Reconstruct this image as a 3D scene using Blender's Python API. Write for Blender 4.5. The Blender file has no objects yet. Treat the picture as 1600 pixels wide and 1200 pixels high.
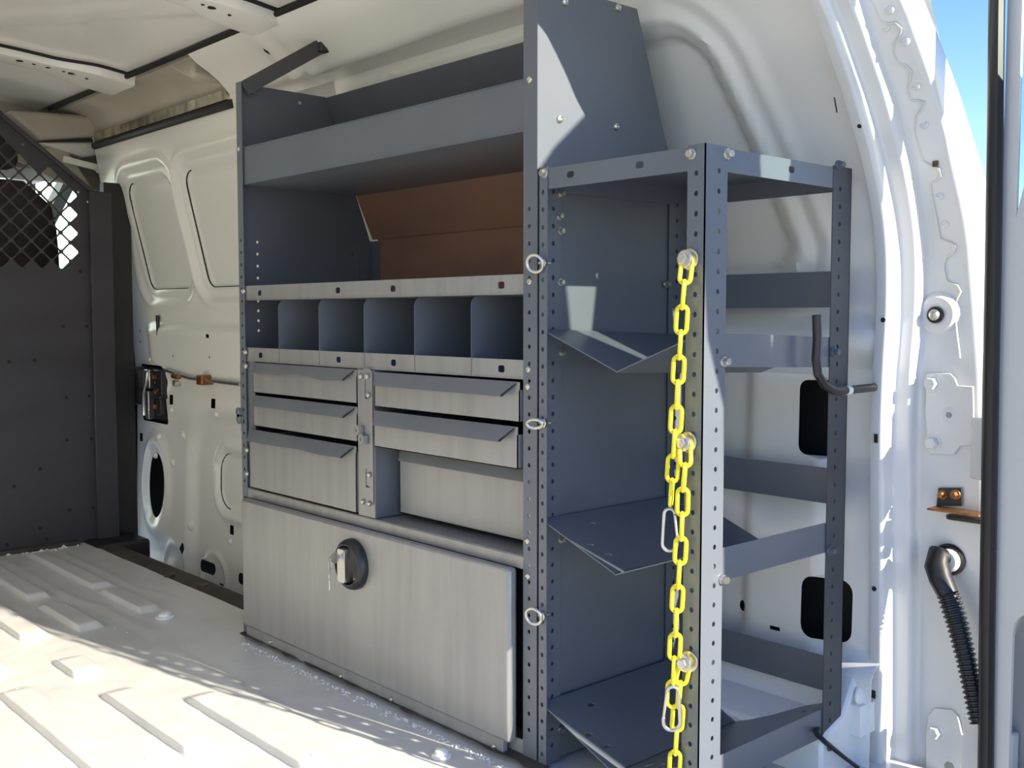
import bpy, bmesh, math, random
from mathutils import Vector, Matrix, noise
from mathutils.geometry import delaunay_2d_cdt

random.seed(7)
SC = bpy.context.scene
COL = SC.collection
PI = math.pi

# ------------------------------------------------------------------ camera
FPX = 1650.0
PITCH = math.atan(107 / FPX)
YAW = math.atan(1495 / FPX * math.cos(PITCH))
CAM = Vector((1.132, -1.075, 0.685))
_c, _s = math.cos(YAW), math.sin(YAW)
RIGHT = Vector((_s, _c, 0))
_fh = Vector((-_c, _s, 0))
FWD = math.cos(PITCH) * _fh - math.sin(PITCH) * Vector((0, 0, 1))
UPV = math.cos(PITCH) * Vector((0, 0, 1)) + math.sin(PITCH) * _fh
cam_data = bpy.data.cameras.new('camera')
cam_data.sensor_width = 36.0
cam_data.lens = FPX / 1600 * 36.0
cam_data.clip_start = 0.02
cam = bpy.data.objects.new('camera', cam_data)
COL.objects.link(cam)
cam.matrix_world = Matrix(((RIGHT.x, UPV.x, -FWD.x, CAM.x), (RIGHT.y, UPV.y, -FWD.y, CAM.y),
                           (RIGHT.z, UPV.z, -FWD.z, CAM.z), (0, 0, 0, 1)))
SC.camera = cam

# ------------------------------------------------------------------ light
SUN_TO = Vector((1.0, 0.195, 0.455)).normalized()
SUN_STRENGTH = 3.05
SKY_STRENGTH = 0.086
SC.view_settings.view_transform = 'Standard'
SC.view_settings.look = 'None'
SC.view_settings.gamma = 1.0
SC.view_settings.use_curve_mapping = False
SC.view_settings.exposure = 2.0
SC.cycles.max_bounces = 14
SC.cycles.diffuse_bounces = 9
world = bpy.data.worlds.new('sky')
SC.world = world
world.use_nodes = True
wn = world.node_tree.nodes
wl = world.node_tree.links
wn.clear()
w_out = wn.new('ShaderNodeOutputWorld')
w_bg = wn.new('ShaderNodeBackground')
w_sky = wn.new('ShaderNodeTexSky')
w_sky.sky_type = 'NISHITA'
w_sky.sun_disc = False
w_sky.sun_elevation = math.asin(SUN_TO.z)
w_sky.sun_rotation = math.atan2(SUN_TO.x, SUN_TO.y)
w_sky.air_density = 1.0
w_sky.dust_density = 0.1
w_sky.ozone_density = 3.0
w_bg.inputs['Strength'].default_value = SKY_STRENGTH
w_hs = wn.new('ShaderNodeHueSaturation')
w_hs.inputs['Saturation'].default_value = 1.2
w_hs.inputs['Hue'].default_value = 0.518
wl.new(w_sky.outputs['Color'], w_hs.inputs['Color'])
wl.new(w_hs.outputs['Color'], w_bg.inputs['Color'])
wl.new(w_bg.outputs['Background'], w_out.inputs['Surface'])
sun_data = bpy.data.lights.new('sun', 'SUN')
sun_data.energy = SUN_STRENGTH
sun_data.angle = math.radians(0.53)
sun_data.color = (1.0, 0.92, 0.77)
sun = bpy.data.objects.new('sun', sun_data)
COL.objects.link(sun)
sun.rotation_euler = SUN_TO.to_track_quat('Z', 'Y').to_euler()
sun.location = (6, 1, 5)


# ------------------------------------------------------------------ helpers
def ray(px, py):
    return FWD + (px - 800) / FPX * RIGHT - (py - 600) / FPX * UPV


def on(ax, v, px, py):
    """point where the photo ray of a pixel meets the plane axis = v"""
    d = ray(px, py)
    return CAM + d * ((v - CAM[ax]) / d[ax])


def onX(v, px, py):
    return on(0, v, px, py)


def onY(v, px, py):
    return on(1, v, px, py)


def onZ(v, px, py):
    return on(2, v, px, py)


def interp(x, pts):
    if x <= pts[0][0]:
        return pts[0][1]
    for (a, b), (c, d) in zip(pts, pts[1:]):
        if x <= c:
            t = (x - a) / (c - a)
            return b + (d - b) * t
    return pts[-1][1]


def smooth(e0, e1, x):
    t = max(0.0, min(1.0, (x - e0) / (e1 - e0)))
    return t * t * (3 - 2 * t)


MATS = {}


def mat(name, col, rough=0.5, metal=0.0, col2=None, nscale=8.0, bump=0.0, bscale=60.0, coat=0.0, stretch=None,
        lo=0.35, hi=0.65, spec=0.5):
    m = bpy.data.materials.new(name)
    m.use_nodes = True
    nt = m.node_tree
    b = nt.nodes['Principled BSDF']
    b.inputs['Base Color'].default_value = (*col, 1)
    b.inputs['Roughness'].default_value = rough
    b.inputs['Metallic'].default_value = metal
    b.inputs['Specular IOR Level'].default_value = spec
    if coat:
        b.inputs['Coat Weight'].default_value = coat
        b.inputs['Coat Roughness'].default_value = 0.12
    tc = nt.nodes.new('ShaderNodeTexCoord')
    mp = nt.nodes.new('ShaderNodeMapping')
    nt.links.new(tc.outputs['Object'], mp.inputs['Vector'])
    if stretch:
        mp.inputs['Scale'].default_value = stretch
    if col2 is not None:
        n = nt.nodes.new('ShaderNodeTexNoise')
        n.inputs['Scale'].default_value = nscale
        n.inputs['Detail'].default_value = 6
        nt.links.new(mp.outputs['Vector'], n.inputs['Vector'])
        r = nt.nodes.new('ShaderNodeValToRGB')
        r.color_ramp.elements[0].position = lo
        r.color_ramp.elements[1].position = hi
        r.color_ramp.elements[0].color = (*col, 1)
        r.color_ramp.elements[1].color = (*col2, 1)
        nt.links.new(n.outputs['Fac'], r.inputs['Fac'])
        nt.links.new(r.outputs['Color'], b.inputs['Base Color'])
    if bump:
        n2 = nt.nodes.new('ShaderNodeTexNoise')
        n2.inputs['Scale'].default_value = bscale
        n2.inputs['Detail'].default_value = 3
        nt.links.new(tc.outputs['Object'], n2.inputs['Vector'])
        bp = nt.nodes.new('ShaderNodeBump')
        bp.inputs['Strength'].default_value = bump
        bp.inputs['Distance'].default_value = 0.002
        nt.links.new(n2.outputs['Fac'], bp.inputs['Height'])
        nt.links.new(bp.outputs['Normal'], b.inputs['Normal'])
    MATS[name] = m
    return m


mat('white_paint', (0.86, 0.85, 0.80), 0.26, 0, (0.84, 0.83, 0.78), 3.0, coat=0.35)
mat('white_gloss', (0.70, 0.695, 0.665), 0.24, 0, (0.67, 0.665, 0.64), 2.5, coat=0.5)
mat('floor_paint', (0.66, 0.655, 0.625), 0.34, 0, (0.59, 0.585, 0.56), 9.0, bump=0.25, bscale=40, coat=0.2, lo=0.45, hi=0.75)
mat('grey_coat', (0.130, 0.145, 0.166), 0.36, 0.0, (0.115, 0.129, 0.149), 5.0, bump=0.10, bscale=420, coat=0.1)
mat('grey_worn_lit', (0.335, 0.333, 0.325), 0.34, 0.30, (0.285, 0.285, 0.28), 4.0, bump=0.10, bscale=420, coat=0.1,
    stretch=(9, 9, 0.7), lo=0.40, hi=0.72)  # streaks are wear; lighter warm tone paints in bounce from the sunlit floor
mat('grey_dark', (0.105, 0.114, 0.138), 0.40, 0.0, (0.09, 0.098, 0.12), 6.0, bump=0.1, bscale=420)  # grey_coat darkened: shade on the left panel and top back put in
mat('charcoal', (0.030, 0.027, 0.034), 0.50, 0.0, (0.041, 0.038, 0.046), 2.6, bump=0.15, bscale=300,
    stretch=(1, 1, 3))
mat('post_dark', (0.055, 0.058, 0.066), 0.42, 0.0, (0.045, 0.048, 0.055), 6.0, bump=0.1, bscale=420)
mat('pull_shade', (0.19, 0.20, 0.215), 0.34, 0.2, (0.165, 0.175, 0.19), 6.0, bump=0.1, bscale=420)  # drawer grey darkened: shade of the tilted pulls put into the colour
mat('black_rubber', (0.014, 0.013, 0.014), 0.42)
mat('black_plastic', (0.018, 0.018, 0.020), 0.33)
mat('cavity', (0.012, 0.012, 0.013), 0.8)  # near-black standing in for the shade inside holes, gaps and hollows
mat('zinc', (0.62, 0.60, 0.54), 0.30, 0.9, (0.52, 0.50, 0.45), 30.0)
mat('steel', (0.55, 0.54, 0.52), 0.28, 0.95)
mat('galvanised', (0.70, 0.66, 0.50), 0.22, 0.8, (0.28, 0.25, 0.18), 26.0, stretch=(1, 1, 0.6))
mat('brown_board', (0.24, 0.125, 0.08), 0.40, 0.0, (0.17, 0.095, 0.068), 3.5, bump=0.1, bscale=200,
    stretch=(1, 1, 2.5))
mat('yellow_plastic', (0.82, 0.74, 0.03), 0.35, 0.0, (0.74, 0.64, 0.02), 20.0, coat=0.2)
mat('rust_copper', (0.42, 0.20, 0.08), 0.42, 0.8, (0.24, 0.10, 0.045), 60.0)
mat('rust_brown', (0.16, 0.085, 0.05), 0.6, 0.4, (0.07, 0.05, 0.04), 60.0)
mat('beige_trim', (0.50, 0.46, 0.38), 0.45, 0, (0.45, 0.41, 0.34), 6.0)
mat('seat_cloth', (0.055, 0.040, 0.040), 0.9, 0.0, (0.04, 0.03, 0.03), 30.0, bump=0.3, bscale=300)
mat('mottled_black', (0.035, 0.030, 0.028), 0.75, 0.0, (0.075, 0.062, 0.052), 14.0, bump=0.5, bscale=90)
mat('paint_chip', (0.78, 0.77, 0.74), 0.5)
mat('concrete', (0.50, 0.49, 0.46), 0.9, 0.0, (0.44, 0.43, 0.405), 0.8, bump=0.2, bscale=20)
mat('pale_wall', (0.62, 0.72, 0.60), 0.9, 0.0, (0.58, 0.68, 0.57), 0.5)
mat('sealant', (0.66, 0.65, 0.60), 0.45)
mat('dull_grey', (0.30, 0.29, 0.27), 0.8)  # one plain grey for the torx socket, plate slot and hinge nut


def glass_mat():
    m = bpy.data.materials.new('window_glass')
    m.use_nodes = True
    nt = m.node_tree
    nt.nodes.clear()
    o = nt.nodes.new('ShaderNodeOutputMaterial')
    mx = nt.nodes.new('ShaderNodeMixShader')
    t = nt.nodes.new('ShaderNodeBsdfTransparent')
    t.inputs['Color'].default_value = (0.86, 0.92, 0.88, 1)
    g = nt.nodes.new('ShaderNodeBsdfGlossy')
    g.inputs['Roughness'].default_value = 0.03
    mx.inputs['Fac'].default_value = 0.07
    nt.links.new(t.outputs[0], mx.inputs[1])
    nt.links.new(g.outputs[0], mx.inputs[2])
    nt.links.new(mx.outputs[0], o.inputs['Surface'])
    MATS['glass'] = m


glass_mat()


class MB:
    """collects shapes, then links them as one mesh object"""

    def __init__(self):
        self.v = []
        self.f = []

    def add(self, vs, fs):
        o = len(self.v)
        self.v.extend([tuple(p) for p in vs])
        self.f.extend([tuple(i + o for i in f) for f in fs])
        return self

    def box(self, x0, x1, y0, y1, z0, z1):
        vs = [(x, y, z) for x in (x0, x1) for y in (y0, y1) for z in (z0, z1)]
        return self.add(vs, [(0, 1, 3, 2), (4, 6, 7, 5), (0, 4, 5, 1), (2, 3, 7, 6), (0, 2, 6, 4), (1, 5, 7, 3)])

    def obox(self, c, ax, ay, az, sx, sy, sz):
        c = Vector(c)
        vs = [c + ax * (sx * i) + ay * (sy * j) + az * (sz * k) for i in (-.5, .5) for j in (-.5, .5) for k in (-.5, .5)]
        return self.add(vs, [(0, 1, 3, 2), (4, 6, 7, 5), (0, 4, 5, 1), (2, 3, 7, 6), (0, 2, 6, 4), (1, 5, 7, 3)])

    def bar(self, a, b, w, h, up=Vector((0, 0, 1))):
        a, b = Vector(a), Vector(b)
        d = (b - a).normalized()
        s = d.cross(up)
        if s.length < 1e-4:
            s = d.cross(Vector((0, 1, 0)))
        s.normalize()
        u = s.cross(d)
        return self.obox((a + b) / 2, d, s, u, (b - a).length, w, h)

    def plate(self, outline, holes, o, U, V, t, extra=None, fn=None):
        """flat sheet with real holes; (u,v) outline, thickness t along U x V; fn bends it"""
        o, U, V = Vector(o), Vector(U), Vector(V)
        N = U.cross(V).normalized()
        pts, faces, edges = [], [], []
        for loop in [outline] + list(holes):
            b = len(pts)
            pts += [Vector((p[0], p[1])) for p in loop]
            faces.append(list(range(b, b + len(loop))))
        if extra:
            pts += [Vector(p) for p in extra]
        ov, oe, of, *_ = delaunay_2d_cdt(pts, edges, faces, 2, 1e-6)
        used = sorted({i for f in of for i in f})
        rm = {i: k for k, i in enumerate(used)}
        tri = [tuple(rm[i] for i in f) for f in of]
        uv = [ov[i] for i in used]
        n = len(uv)
        if fn:
            front = [fn(p.x, p.y) for p in uv]
            if t:
                back = [fn(p.x, p.y, t) for p in uv]
        else:
            front = [o + U * p.x + V * p.y for p in uv]
            back = [q + N * t for q in front]
        if not t:
            return self.add(front, tri)
        cnt = {}
        for f in tri:
            for a, b in zip(f, f[1:] + f[:1]):
                cnt[(a, b)] = 1
        fs = [tuple(reversed(f)) for f in tri] + [tuple(i + n for i in f) for f in tri]
        for (a, b) in cnt:
            if (b, a) not in cnt:
                fs.append((a, b, b + n, a + n))
        return self.add(list(front) + list(back), fs)

    def tube(self, path, r, seg=10, closed=False, cap=True):
        path = [Vector(p) for p in path]
        n = len(path)
        rr = r if isinstance(r, (list, tuple)) else [r] * n
        tang = []
        for i in range(n):
            if closed:
                d = path[(i + 1) % n] - path[i - 1]
            else:
                d = path[min(i + 1, n - 1)] - path[max(i - 1, 0)]
            tang.append(d.normalized())
        ref = Vector((0, 0, 1)) if abs(tang[0].z) < 0.9 else Vector((1, 0, 0))
        u = tang[0].cross(ref).normalized()
        vs = []
        for i in range(n):
            t = tang[i]
            u = (u - t * u.dot(t)).normalized()
            w = t.cross(u)
            for k in range(seg):
                a = 2 * PI * k / seg
                vs.append(path[i] + (u * math.cos(a) + w * math.sin(a)) * rr[i])
        fs = []
        for i in range(n if closed else n - 1):
            j = (i + 1) % n
            for k in range(seg):
                l = (k + 1) % seg
                fs.append((i * seg + k, i * seg + l, j * seg + l, j * seg + k))
        if cap and not closed:
            fs.append(tuple(reversed(range(seg))))
            fs.append(tuple((n - 1) * seg + k for k in range(seg)))
        return self.add(vs, fs)

    def lathe(self, c, axis, prof, seg=16):
        """prof: list of (radius, height along axis)"""
        c, axis = Vector(c), Vector(axis).normalized()
        ref = Vector((0, 0, 1)) if abs(axis.z) < 0.9 else Vector((1, 0, 0))
        u = axis.cross(ref).normalized()
        w = axis.cross(u)
        vs, fs = [], []
        for r, h in prof:
            for k in range(seg):
                a = 2 * PI * k / seg
                vs.append(c + axis * h + (u * math.cos(a) + w * math.sin(a)) * r)
        for i in range(len(prof) - 1):
            for k in range(seg):
                l = (k + 1) % seg
                fs.append((i * seg + k, i * seg + l, (i + 1) * seg + l, (i + 1) * seg + k))
        fs.append(tuple(reversed(range(seg))))
        fs.append(tuple((len(prof) - 1) * seg + k for k in range(seg)))
        return self.add(vs, fs)

    def loft(self, rows, closed=False):
        n = len(rows[0])
        vs = [p for r in rows for p in r]
        fs = []
        for i in range(len(rows) - 1):
            for k in range(n if closed else n - 1):
                l = (k + 1) % n
                fs.append((i * n + k, i * n + l, (i + 1) * n + l, (i + 1) * n + k))
        return self.add(vs, fs)

    def extrude(self, poly, o, U, V, W, length):
        o, U, V, W = Vector(o), Vector(U), Vector(V), Vector(W)
        n = len(poly)
        a = [o + U * p[0] + V * p[1] for p in poly]
        b = [q + W * length for q in a]
        fs = [(i, (i + 1) % n, n + (i + 1) % n, n + i) for i in range(n)]
        fs += [tuple(reversed(range(n))), tuple(range(n, 2 * n))]
        return self.add(a + b, fs)

    def build(self, name, m, parent=None, bevel=0.0, angle=32, recalc=True, flat=False):
        me = bpy.data.meshes.new(name)
        me.from_pydata(self.v, [], self.f)
        if recalc:
            bm = bmesh.new()
            bm.from_mesh(me)
            bmesh.ops.recalc_face_normals(bm, faces=bm.faces)
            bm.to_mesh(me)
            bm.free()
        me.materials.append(MATS[m])
        if not flat:
            me.polygons.foreach_set('use_smooth', [True] * len(me.polygons))
            me.set_sharp_from_angle(angle=math.radians(angle))
        me.update()
        ob = bpy.data.objects.new(name, me)
        COL.objects.link(ob)
        if parent:
            put(ob, parent)
        if bevel:
            bv = ob.modifiers.new('bevel', 'BEVEL')
            bv.width = bevel
            bv.segments = 2
            bv.limit_method = 'ANGLE'
            bv.angle_limit = math.radians(50)
        return ob


def put(ob, parent):
    ob.parent = parent
    o = Vector((0, 0, 0))
    p = parent
    while p:
        o += p.location
        p = p.parent
    if parent.type == 'EMPTY':
        ob.matrix_parent_inverse = Matrix.Translation(-o)


def tag(o, label, cat, group=None, kind=None):
    o['label'] = label
    o['category'] = cat
    if group:
        o['group'] = group
    if kind:
        o['kind'] = kind
    return o


def thing(name, label, cat, loc, group=None):
    o = bpy.data.objects.new(name, None)
    o.empty_display_size = 0.05
    o.location = loc
    COL.objects.link(o)
    return tag(o, label, cat, group)


def struct(o, label=None):
    o['kind'] = 'structure'
    if label:
        o['label'] = label
    return o


def circle(cx, cy, r, n=10, ry=None):
    ry = r if ry is None else ry
    return [(cx + r * math.cos(2 * PI * k / n), cy + ry * math.sin(2 * PI * k / n)) for k in range(n)]


def rrect(x0, x1, y0, y1, r, n=4):
    pts = []
    for cx, cy, a0 in ((x1 - r, y1 - r, 0), (x0 + r, y1 - r, 90), (x0 + r, y0 + r, 180), (x1 - r, y0 + r, 270)):
        for k in range(n + 1):
            a = math.radians(a0 + 90 * k / n)
            pts.append((cx + r * math.cos(a), cy + r * math.sin(a)))
    return pts


def sd_rrect(x, y, x0, x1, y0, y1, r):
    cx, cy, hx, hy = (x0 + x1) / 2, (y0 + y1) / 2, (x1 - x0) / 2 - r, (y1 - y0) / 2 - r
    qx, qy = abs(x - cx) - hx, abs(y - cy) - hy
    return math.hypot(max(qx, 0), max(qy, 0)) + min(max(qx, qy), 0) - r


VX, VY, VZ = Vector((1, 0, 0)), Vector((0, 1, 0)), Vector((0, 0, 1))


# ------------------------------------------------------------------ floor
FLOOR_X0, FLOOR_X1, FLOOR_Y0, FLOOR_Y1 = -2.08, 0.42, -1.12, 0.085
RIBS = [  # y0, y1, list of (x0, x1)
    (-0.377, -0.325, [(-2.0, -1.172), (-0.99, -0.862), (-0.745, -0.385), (-0.20, 0.36)]),
    (-0.512, -0.460, [(-2.0, -1.32), (-1.15, -0.98), (-0.875, -0.30), (-0.12, 0.36)]),
    (-0.645, -0.593, [(-2.0, -1.172), (-0.99, -0.30), (-0.12, 0.36)]),
    (-0.780, -0.728, [(-2.0, -1.172), (-0.99, -0.30), (-0.12, 0.36)]),
    (-0.915, -0.863, [(-2.0, -1.172), (-0.99, -0.30), (-0.12, 0.36)]),
    (-0.272, -0.222, [(-0.625, -0.215), (-0.05, 0.36)]),
    (-0.262, -0.212, [(-2.0, -1.50), (-1.42, -1.165)]),
    (-0.105, -0.058, [(-2.0, -1.50), (-1.46, -1.21)]),
]


def floor_h(x, y):
    h = 0.0
    for y0, y1, segs in RIBS:
        if y < y0 - 0.02 or y > y1 + 0.02:
            continue
        fy = smooth(y0 - 0.0035, y0 + 0.0025, y) * (1 - smooth(y1 - 0.006, y1 + 0.012, y))
        for x0, x1 in segs:
            h = max(h, 0.0125 * fy * smooth(x0 - 0.02, x0 + 0.03, x) * (1 - smooth(x1 - 0.022, x1 + 0.004, x)))
    # wandering pressed beads in the shaded half of the floor
    for yb, amp, x0, x1 in ((-0.175, 0.03, -2.0, -0.25), (-0.02, 0.025, -2.0, -1.25)):
        yc = yb + amp * (smooth(-1.45, -1.3, x) - smooth(-1.05, -0.9, x) * 0.8)
        w = abs(y - yc)
        if w < 0.022 and x0 < x < x1:
            h += 0.0035 * (1 - smooth(0.004, 0.02, w)) * smooth(x0, x0 + .03, x) * (1 - smooth(x1 - .03, x1, x))
    h += 0.0016 * noise.noise(Vector((x * 5, y * 7, 0))) + 0.0006 * noise.noise(Vector((x * 23, y * 23, 3)))
    return h


mb = MB()
nx, ny = 300, 230
xs = [FLOOR_X0 + (FLOOR_X1 - FLOOR_X0) * i / nx for i in range(nx + 1)]
ys = [FLOOR_Y0 + (FLOOR_Y1 - FLOOR_Y0) * j / 110 for j in range(111)]
for y0_, y1_, _ in RIBS:
    ys += [y0_ - .0035 + .0012 * k for k in range(6)] + [y1_ - .005 + .0035 * k for k in range(5)]
ys = sorted(ys)
ys = [y for i, y in enumerate(ys) if i == 0 or y - ys[i - 1] > 4e-4]
mb.loft([[(x, y, floor_h(x, y)) for y in ys] for x in xs])
mb.box(FLOOR_X0, FLOOR_X1, FLOOR_Y0, FLOOR_Y1, -0.05, -0.012)
floor = struct(mb.build('floor', 'floor_paint', angle=60, recalc=False), 'white painted ribbed metal van floor')
# floor to the side wall behind the shelving (higher X) and the wheel housing shelf
mb = MB().box(-0.905, FLOOR_X1, FLOOR_Y1, 0.44, -0.05, -0.002)
mb.build('floor_panel', 'floor_paint', floor)
# round caps pressed on the floor
for (px, py, r) in ((690, 1181, 0.016), (258, 964, 0.022)):
    p = onZ(0, px, py)
    MB().lathe((p.x, p.y, 0.0), VZ, [(r, -.002), (r, .002), (r * .7, .004), (r * .66, .009), (r * .3, .012)], 18).build(
        'floor_plug', 'white_paint', floor)

# debris: crumbs of white paint and insulation, too many to count
mb = MB()
rnd = random.Random(3)


def crumb(x, y, s, z=0.0):
    pts = []
    h = floor_h(x, y) + z
    for k in range(4):
        a = rnd.uniform(0, 1.2) + k * PI / 2
        pts.append((x + s * math.cos(a) * rnd.uniform(.6, 1.2), y + s * math.sin(a) * rnd.uniform(.6, 1.2), h + rnd.uniform(0, s * .3)))
    top = (x, y, h + s * rnd.uniform(.4, 1.0))
    mb.add(pts + [top], [(0, 1, 4), (1, 2, 4), (2, 3, 4), (3, 0, 4)])


for i in range(420):       # along the foot of the locker
    crumb(rnd.uniform(-0.86, 0.02), -0.032 - abs(rnd.gauss(0, 0.008)), rnd.uniform(0.0012, 0.0042))
for i in range(260):       # scattered
    crumb(rnd.uniform(-2.0, -0.1), rnd.uniform(-0.75, -0.05), rnd.uniform(0.0008, 0.0028))
for i in range(60):        # along the partition
    crumb(-2.055 + abs(rnd.gauss(0, .02)), rnd.uniform(-0.45, 0.05), rnd.uniform(0.003, 0.011))
tag(mb.build('paint_crumbs', 'paint_chip', flat=True), 'white paint crumbs scattered over the ribbed van floor', 'debris', kind='stuff')

# dark ragged strip under the locker
mb = MB()
n = 60
mb.loft([[(-0.90 + 0.93 * i / n, -0.016 - 0.012 * (0.5 + noise.noise(Vector((i * .35, 0, 5)))), 0.0095),
          (-0.90 + 0.93 * i / n, 0.0, 0.012)] for i in range(n + 1)])
mb.build('foot_strip', 'mottled_black', floor, flat=True)

# ------------------------------------------------------------------ side body (right), profile across the van
WALL = [(-0.05, 0.405), (0.10, 0.408), (0.30, 0.412), (0.55, 0.418), (0.70, 0.415), (0.80, 0.405), (0.90, 0.378), (1.00, 0.340),
        (1.10, 0.297), (1.17, 0.272), (1.20, 0.264), (1.23, 0.262)]


def wall_y(z):
    return interp(z, WALL)


def wall_at(px, py, off=0.0):
    """pixel -> point on the wall surface"""
    y = 0.4
    p = None
    for _ in range(40):
        p = onY(y, px, py)
        y = 0.5 * y + 0.5 * (wall_y(p.z) + off)
    return p


def relief_rear(x, z):
    r = 0.0
    # pressed blank window with raised rounded border
    d = sd_rrect(x, z, -0.75, 0.165 - 0.55 * max(0, z - 0.78) * 0.55, 0.755, 1.135, 0.06)
    r += 0.016 * (1 - smooth(-0.006, 0.006, d))                       # recess
    r -= 0.010 * math.exp(-((d - 0.030) / 0.011) ** 2)
    r -= 0.006 * math.exp(-((d - 0.075) / 0.012) ** 2)
    # waist ledge
    if z < 0.70:
        r -= 0.020 * (1 - smooth(0.655, 0.685, z)) * smooth(0.60, 0.64, z)
    # lower quarter panel: two shallow vertical steps
    if z < 0.60:
        r -= 0.016 * smooth(0.075, 0.10, x) * (1 - smooth(0.225, 0.245, x)) * smooth(0.10, 0.13, z)
    if z < 0.25:
        r -= 0.03 * (1 - smooth(0.13, 0.17, z))
    return r


def wall_fn(x, z, t=0.0):
    y = wall_y(z)
    dy = (wall_y(z + 0.01) - wall_y(z - 0.01)) / 0.02
    nrm = Vector((0, 1, -dy)).normalized()
    rl = relief_rear(x, z) if z < 1.2 else 0.0
    p = Vector((x, y, z)) + nrm * (rl + t)
    return p


def grid_pts(x0, x1, z0, z1, sx, sz, holes, m=0.004):
    pts = []
    ix, iz = int((x1 - x0) / sx), int((z1 - z0) / sz)
    bbs = [(min(p[0] for p in h) - m, max(p[0] for p in h) + m, min(p[1] for p in h) - m, max(p[1] for p in h) + m) for h in holes]
    for i in range(1, ix):
        for j in range(1, iz):
            x, z = x0 + (x1 - x0) * i / ix, z0 + (z1 - z0) * j / iz
            if not any(a < x < b and c < z < d for a, b, c, d in bbs):
                pts.append((x, z))
    return pts


def edge_rect(x0, x1, z0, z1, sx, sz):
    ix, iz = int((x1 - x0) / sx), int((z1 - z0) / sz)
    L = [(x0 + (x1 - x0) * i / ix, z0) for i in range(ix)]
    L += [(x1, z0 + (z1 - z0) * j / iz) for j in range(iz)]
    L += [(x1 - (x1 - x0) * i / ix, z1) for i in range(ix)]
    L += [(x0, z1 - (z1 - z0) * j / iz) for j in range(iz)]
    return L


def wh(px0, py0, px1, py1, r=0.006):
    a, b = wall_at(px0, py0), wall_at(px1, py1)
    x0, x1 = sorted((a.x, b.x))
    z0, z1 = sorted((a.z, b.z))
    return rrect(x0, x1, z0, z1, min(r, (x1 - x0) * .45, (z1 - z0) * .45))


holes = [
    wh(1302, 152, 1309, 176, 0.002),                   # slot high on the pillar side
    wh(1261, 895, 1330, 1008, 0.02),                   # tail lamp access
    wh(1258, 592, 1320, 715, 0.015),
    wh(1211, 974, 1227, 984, 0.001),
    circle(wall_at(1161, 946).x, wall_at(1161, 946).z, 0.0075, 14, 0.0095),
    circle(wall_at(1141, 841).x, wall_at(1141, 841).z, 0.0035, 10),
    circle(wall_at(1150, 842).x, wall_at(1150, 842).z, 0.0035, 10),
]
x0, x1, z0, z1 = -0.95, 0.335, -0.05, 1.225
mb = MB()
mb.plate(edge_rect(x0, x1, z0, z1, .012, .009), holes, (0, 0, 0), VX, VZ, 0.0015,
         extra=grid_pts(x0, x1, z0, z1, .012, .009, holes), fn=wall_fn)
wall_right = struct(mb.build('wall_right', 'white_paint', angle=50), 'white pressed steel side wall behind the shelving')
# outer skin of the body side (keeps the cavity dark)
OUT = [(-0.25, 0.50), (0.3, 0.54), (0.7, 0.54), (0.9, 0.50), (1.05, 0.43), (1.2, 0.34), (1.3, 0.25), (1.38, 0.08), (1.40, -0.1)]
mb = MB()
mb.loft([[(-2.4, y, z), (0.40, y, z)] for z, y in OUT])
mb.loft([[(-3.3, y, z), (-2.4, y, z)] for z, y in OUT if z > 1.15])
mb.build('outer_skin', 'white_gloss', wall_right)
MB().box(-0.3, 0.30, 0.470, 0.474, -0.04, 0.70).build('cavity_shade', 'cavity', wall_right)  # near-black sheet added behind the openings to paint their shade
MB().plate([(0.20, 1.10), (0.50, 1.10), (0.50, 1.16), (0.36, 1.22), (0.28, 1.34), (-0.2, 1.40), (-0.2, 1.27)], [], (-2.42, 0, 0), VY, VZ, .01).build('pillar_panel', 'beige_trim', wall_right)
# wheel housing shelf, sill rail and tube at the foot of the wall, seen through the rack
mb = MB()
mb.extrude([(0.412, 0.150), (0.385, 0.140), (0.345, 0.080), (0.30, 0.066), (0.285, 0.055), (0.285, -0.01), (0.412, -0.01)], (-0.35, 0, 0), VY, VZ, VX, 0.66)
mb.build('wheel_housing', 'white_paint', wall_right, bevel=0.006)
mb = MB()
a, b = onY(0.385, 1245, 1084), onY(0.385, 1345, 1089)
mb.tube([a, (a + b) / 2, b], 0.012, 14)
mb.lathe(b, b - a, [(0.010, -.004), (0.019, 0), (0.019, .004), (0.012, .007)], 14)
mb.box(b.x - 0.026, b.x + 0.014, 0.362, 0.41, b.z - 0.055, b.z - 0.006)
mb.build('tail_bracket', 'white_paint', wall_right, bevel=0.003)
mb = MB()
p = onY(0.36, 1276, 1108)
mb.extrude([(-.012, .03), (.012, .012), (.012, -.03), (-.012, -.03)], p, VX, VZ, VY, 0.02)
mb.build('bracket_tab', 'white_paint', wall_right)
mb = MB().tube([onY(.352, 1277, 1113), onY(.352, 1284, 1122)], 0.0085, 12)
mb.build('rubber_stop', 'black_rubber', wall_right)

# roof side rail (box section above the wall) with bracket bump
mb = MB()
RAIL = [(0.093, 1.319), (0.115, 1.301), (0.145, 1.285), (0.175, 1.265), (0.193, 1.247), (0.203, 1.236), (0.213, 1.233), (0.235, 1.234), (0.252, 1.230), (0.262, 1.218)]


def rail_row(x, k):
    bump = math.exp(-((x + 1.02) / 0.035) ** 2) * 0.012 if x < -0.93 else 0.0
    step = 0.018 * smooth(-1.0, -0.93, x) * (1 - smooth(-0.70, -0.45, x) * 0.5)
    out = []
    for i, (y, z) in enumerate(RAIL):
        w = math.sin(PI * i / (len(RAIL) - 1))
        out.append((x, y - (bump + step) * w * 0.6, z - (bump + step) * w))
    return out


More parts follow.
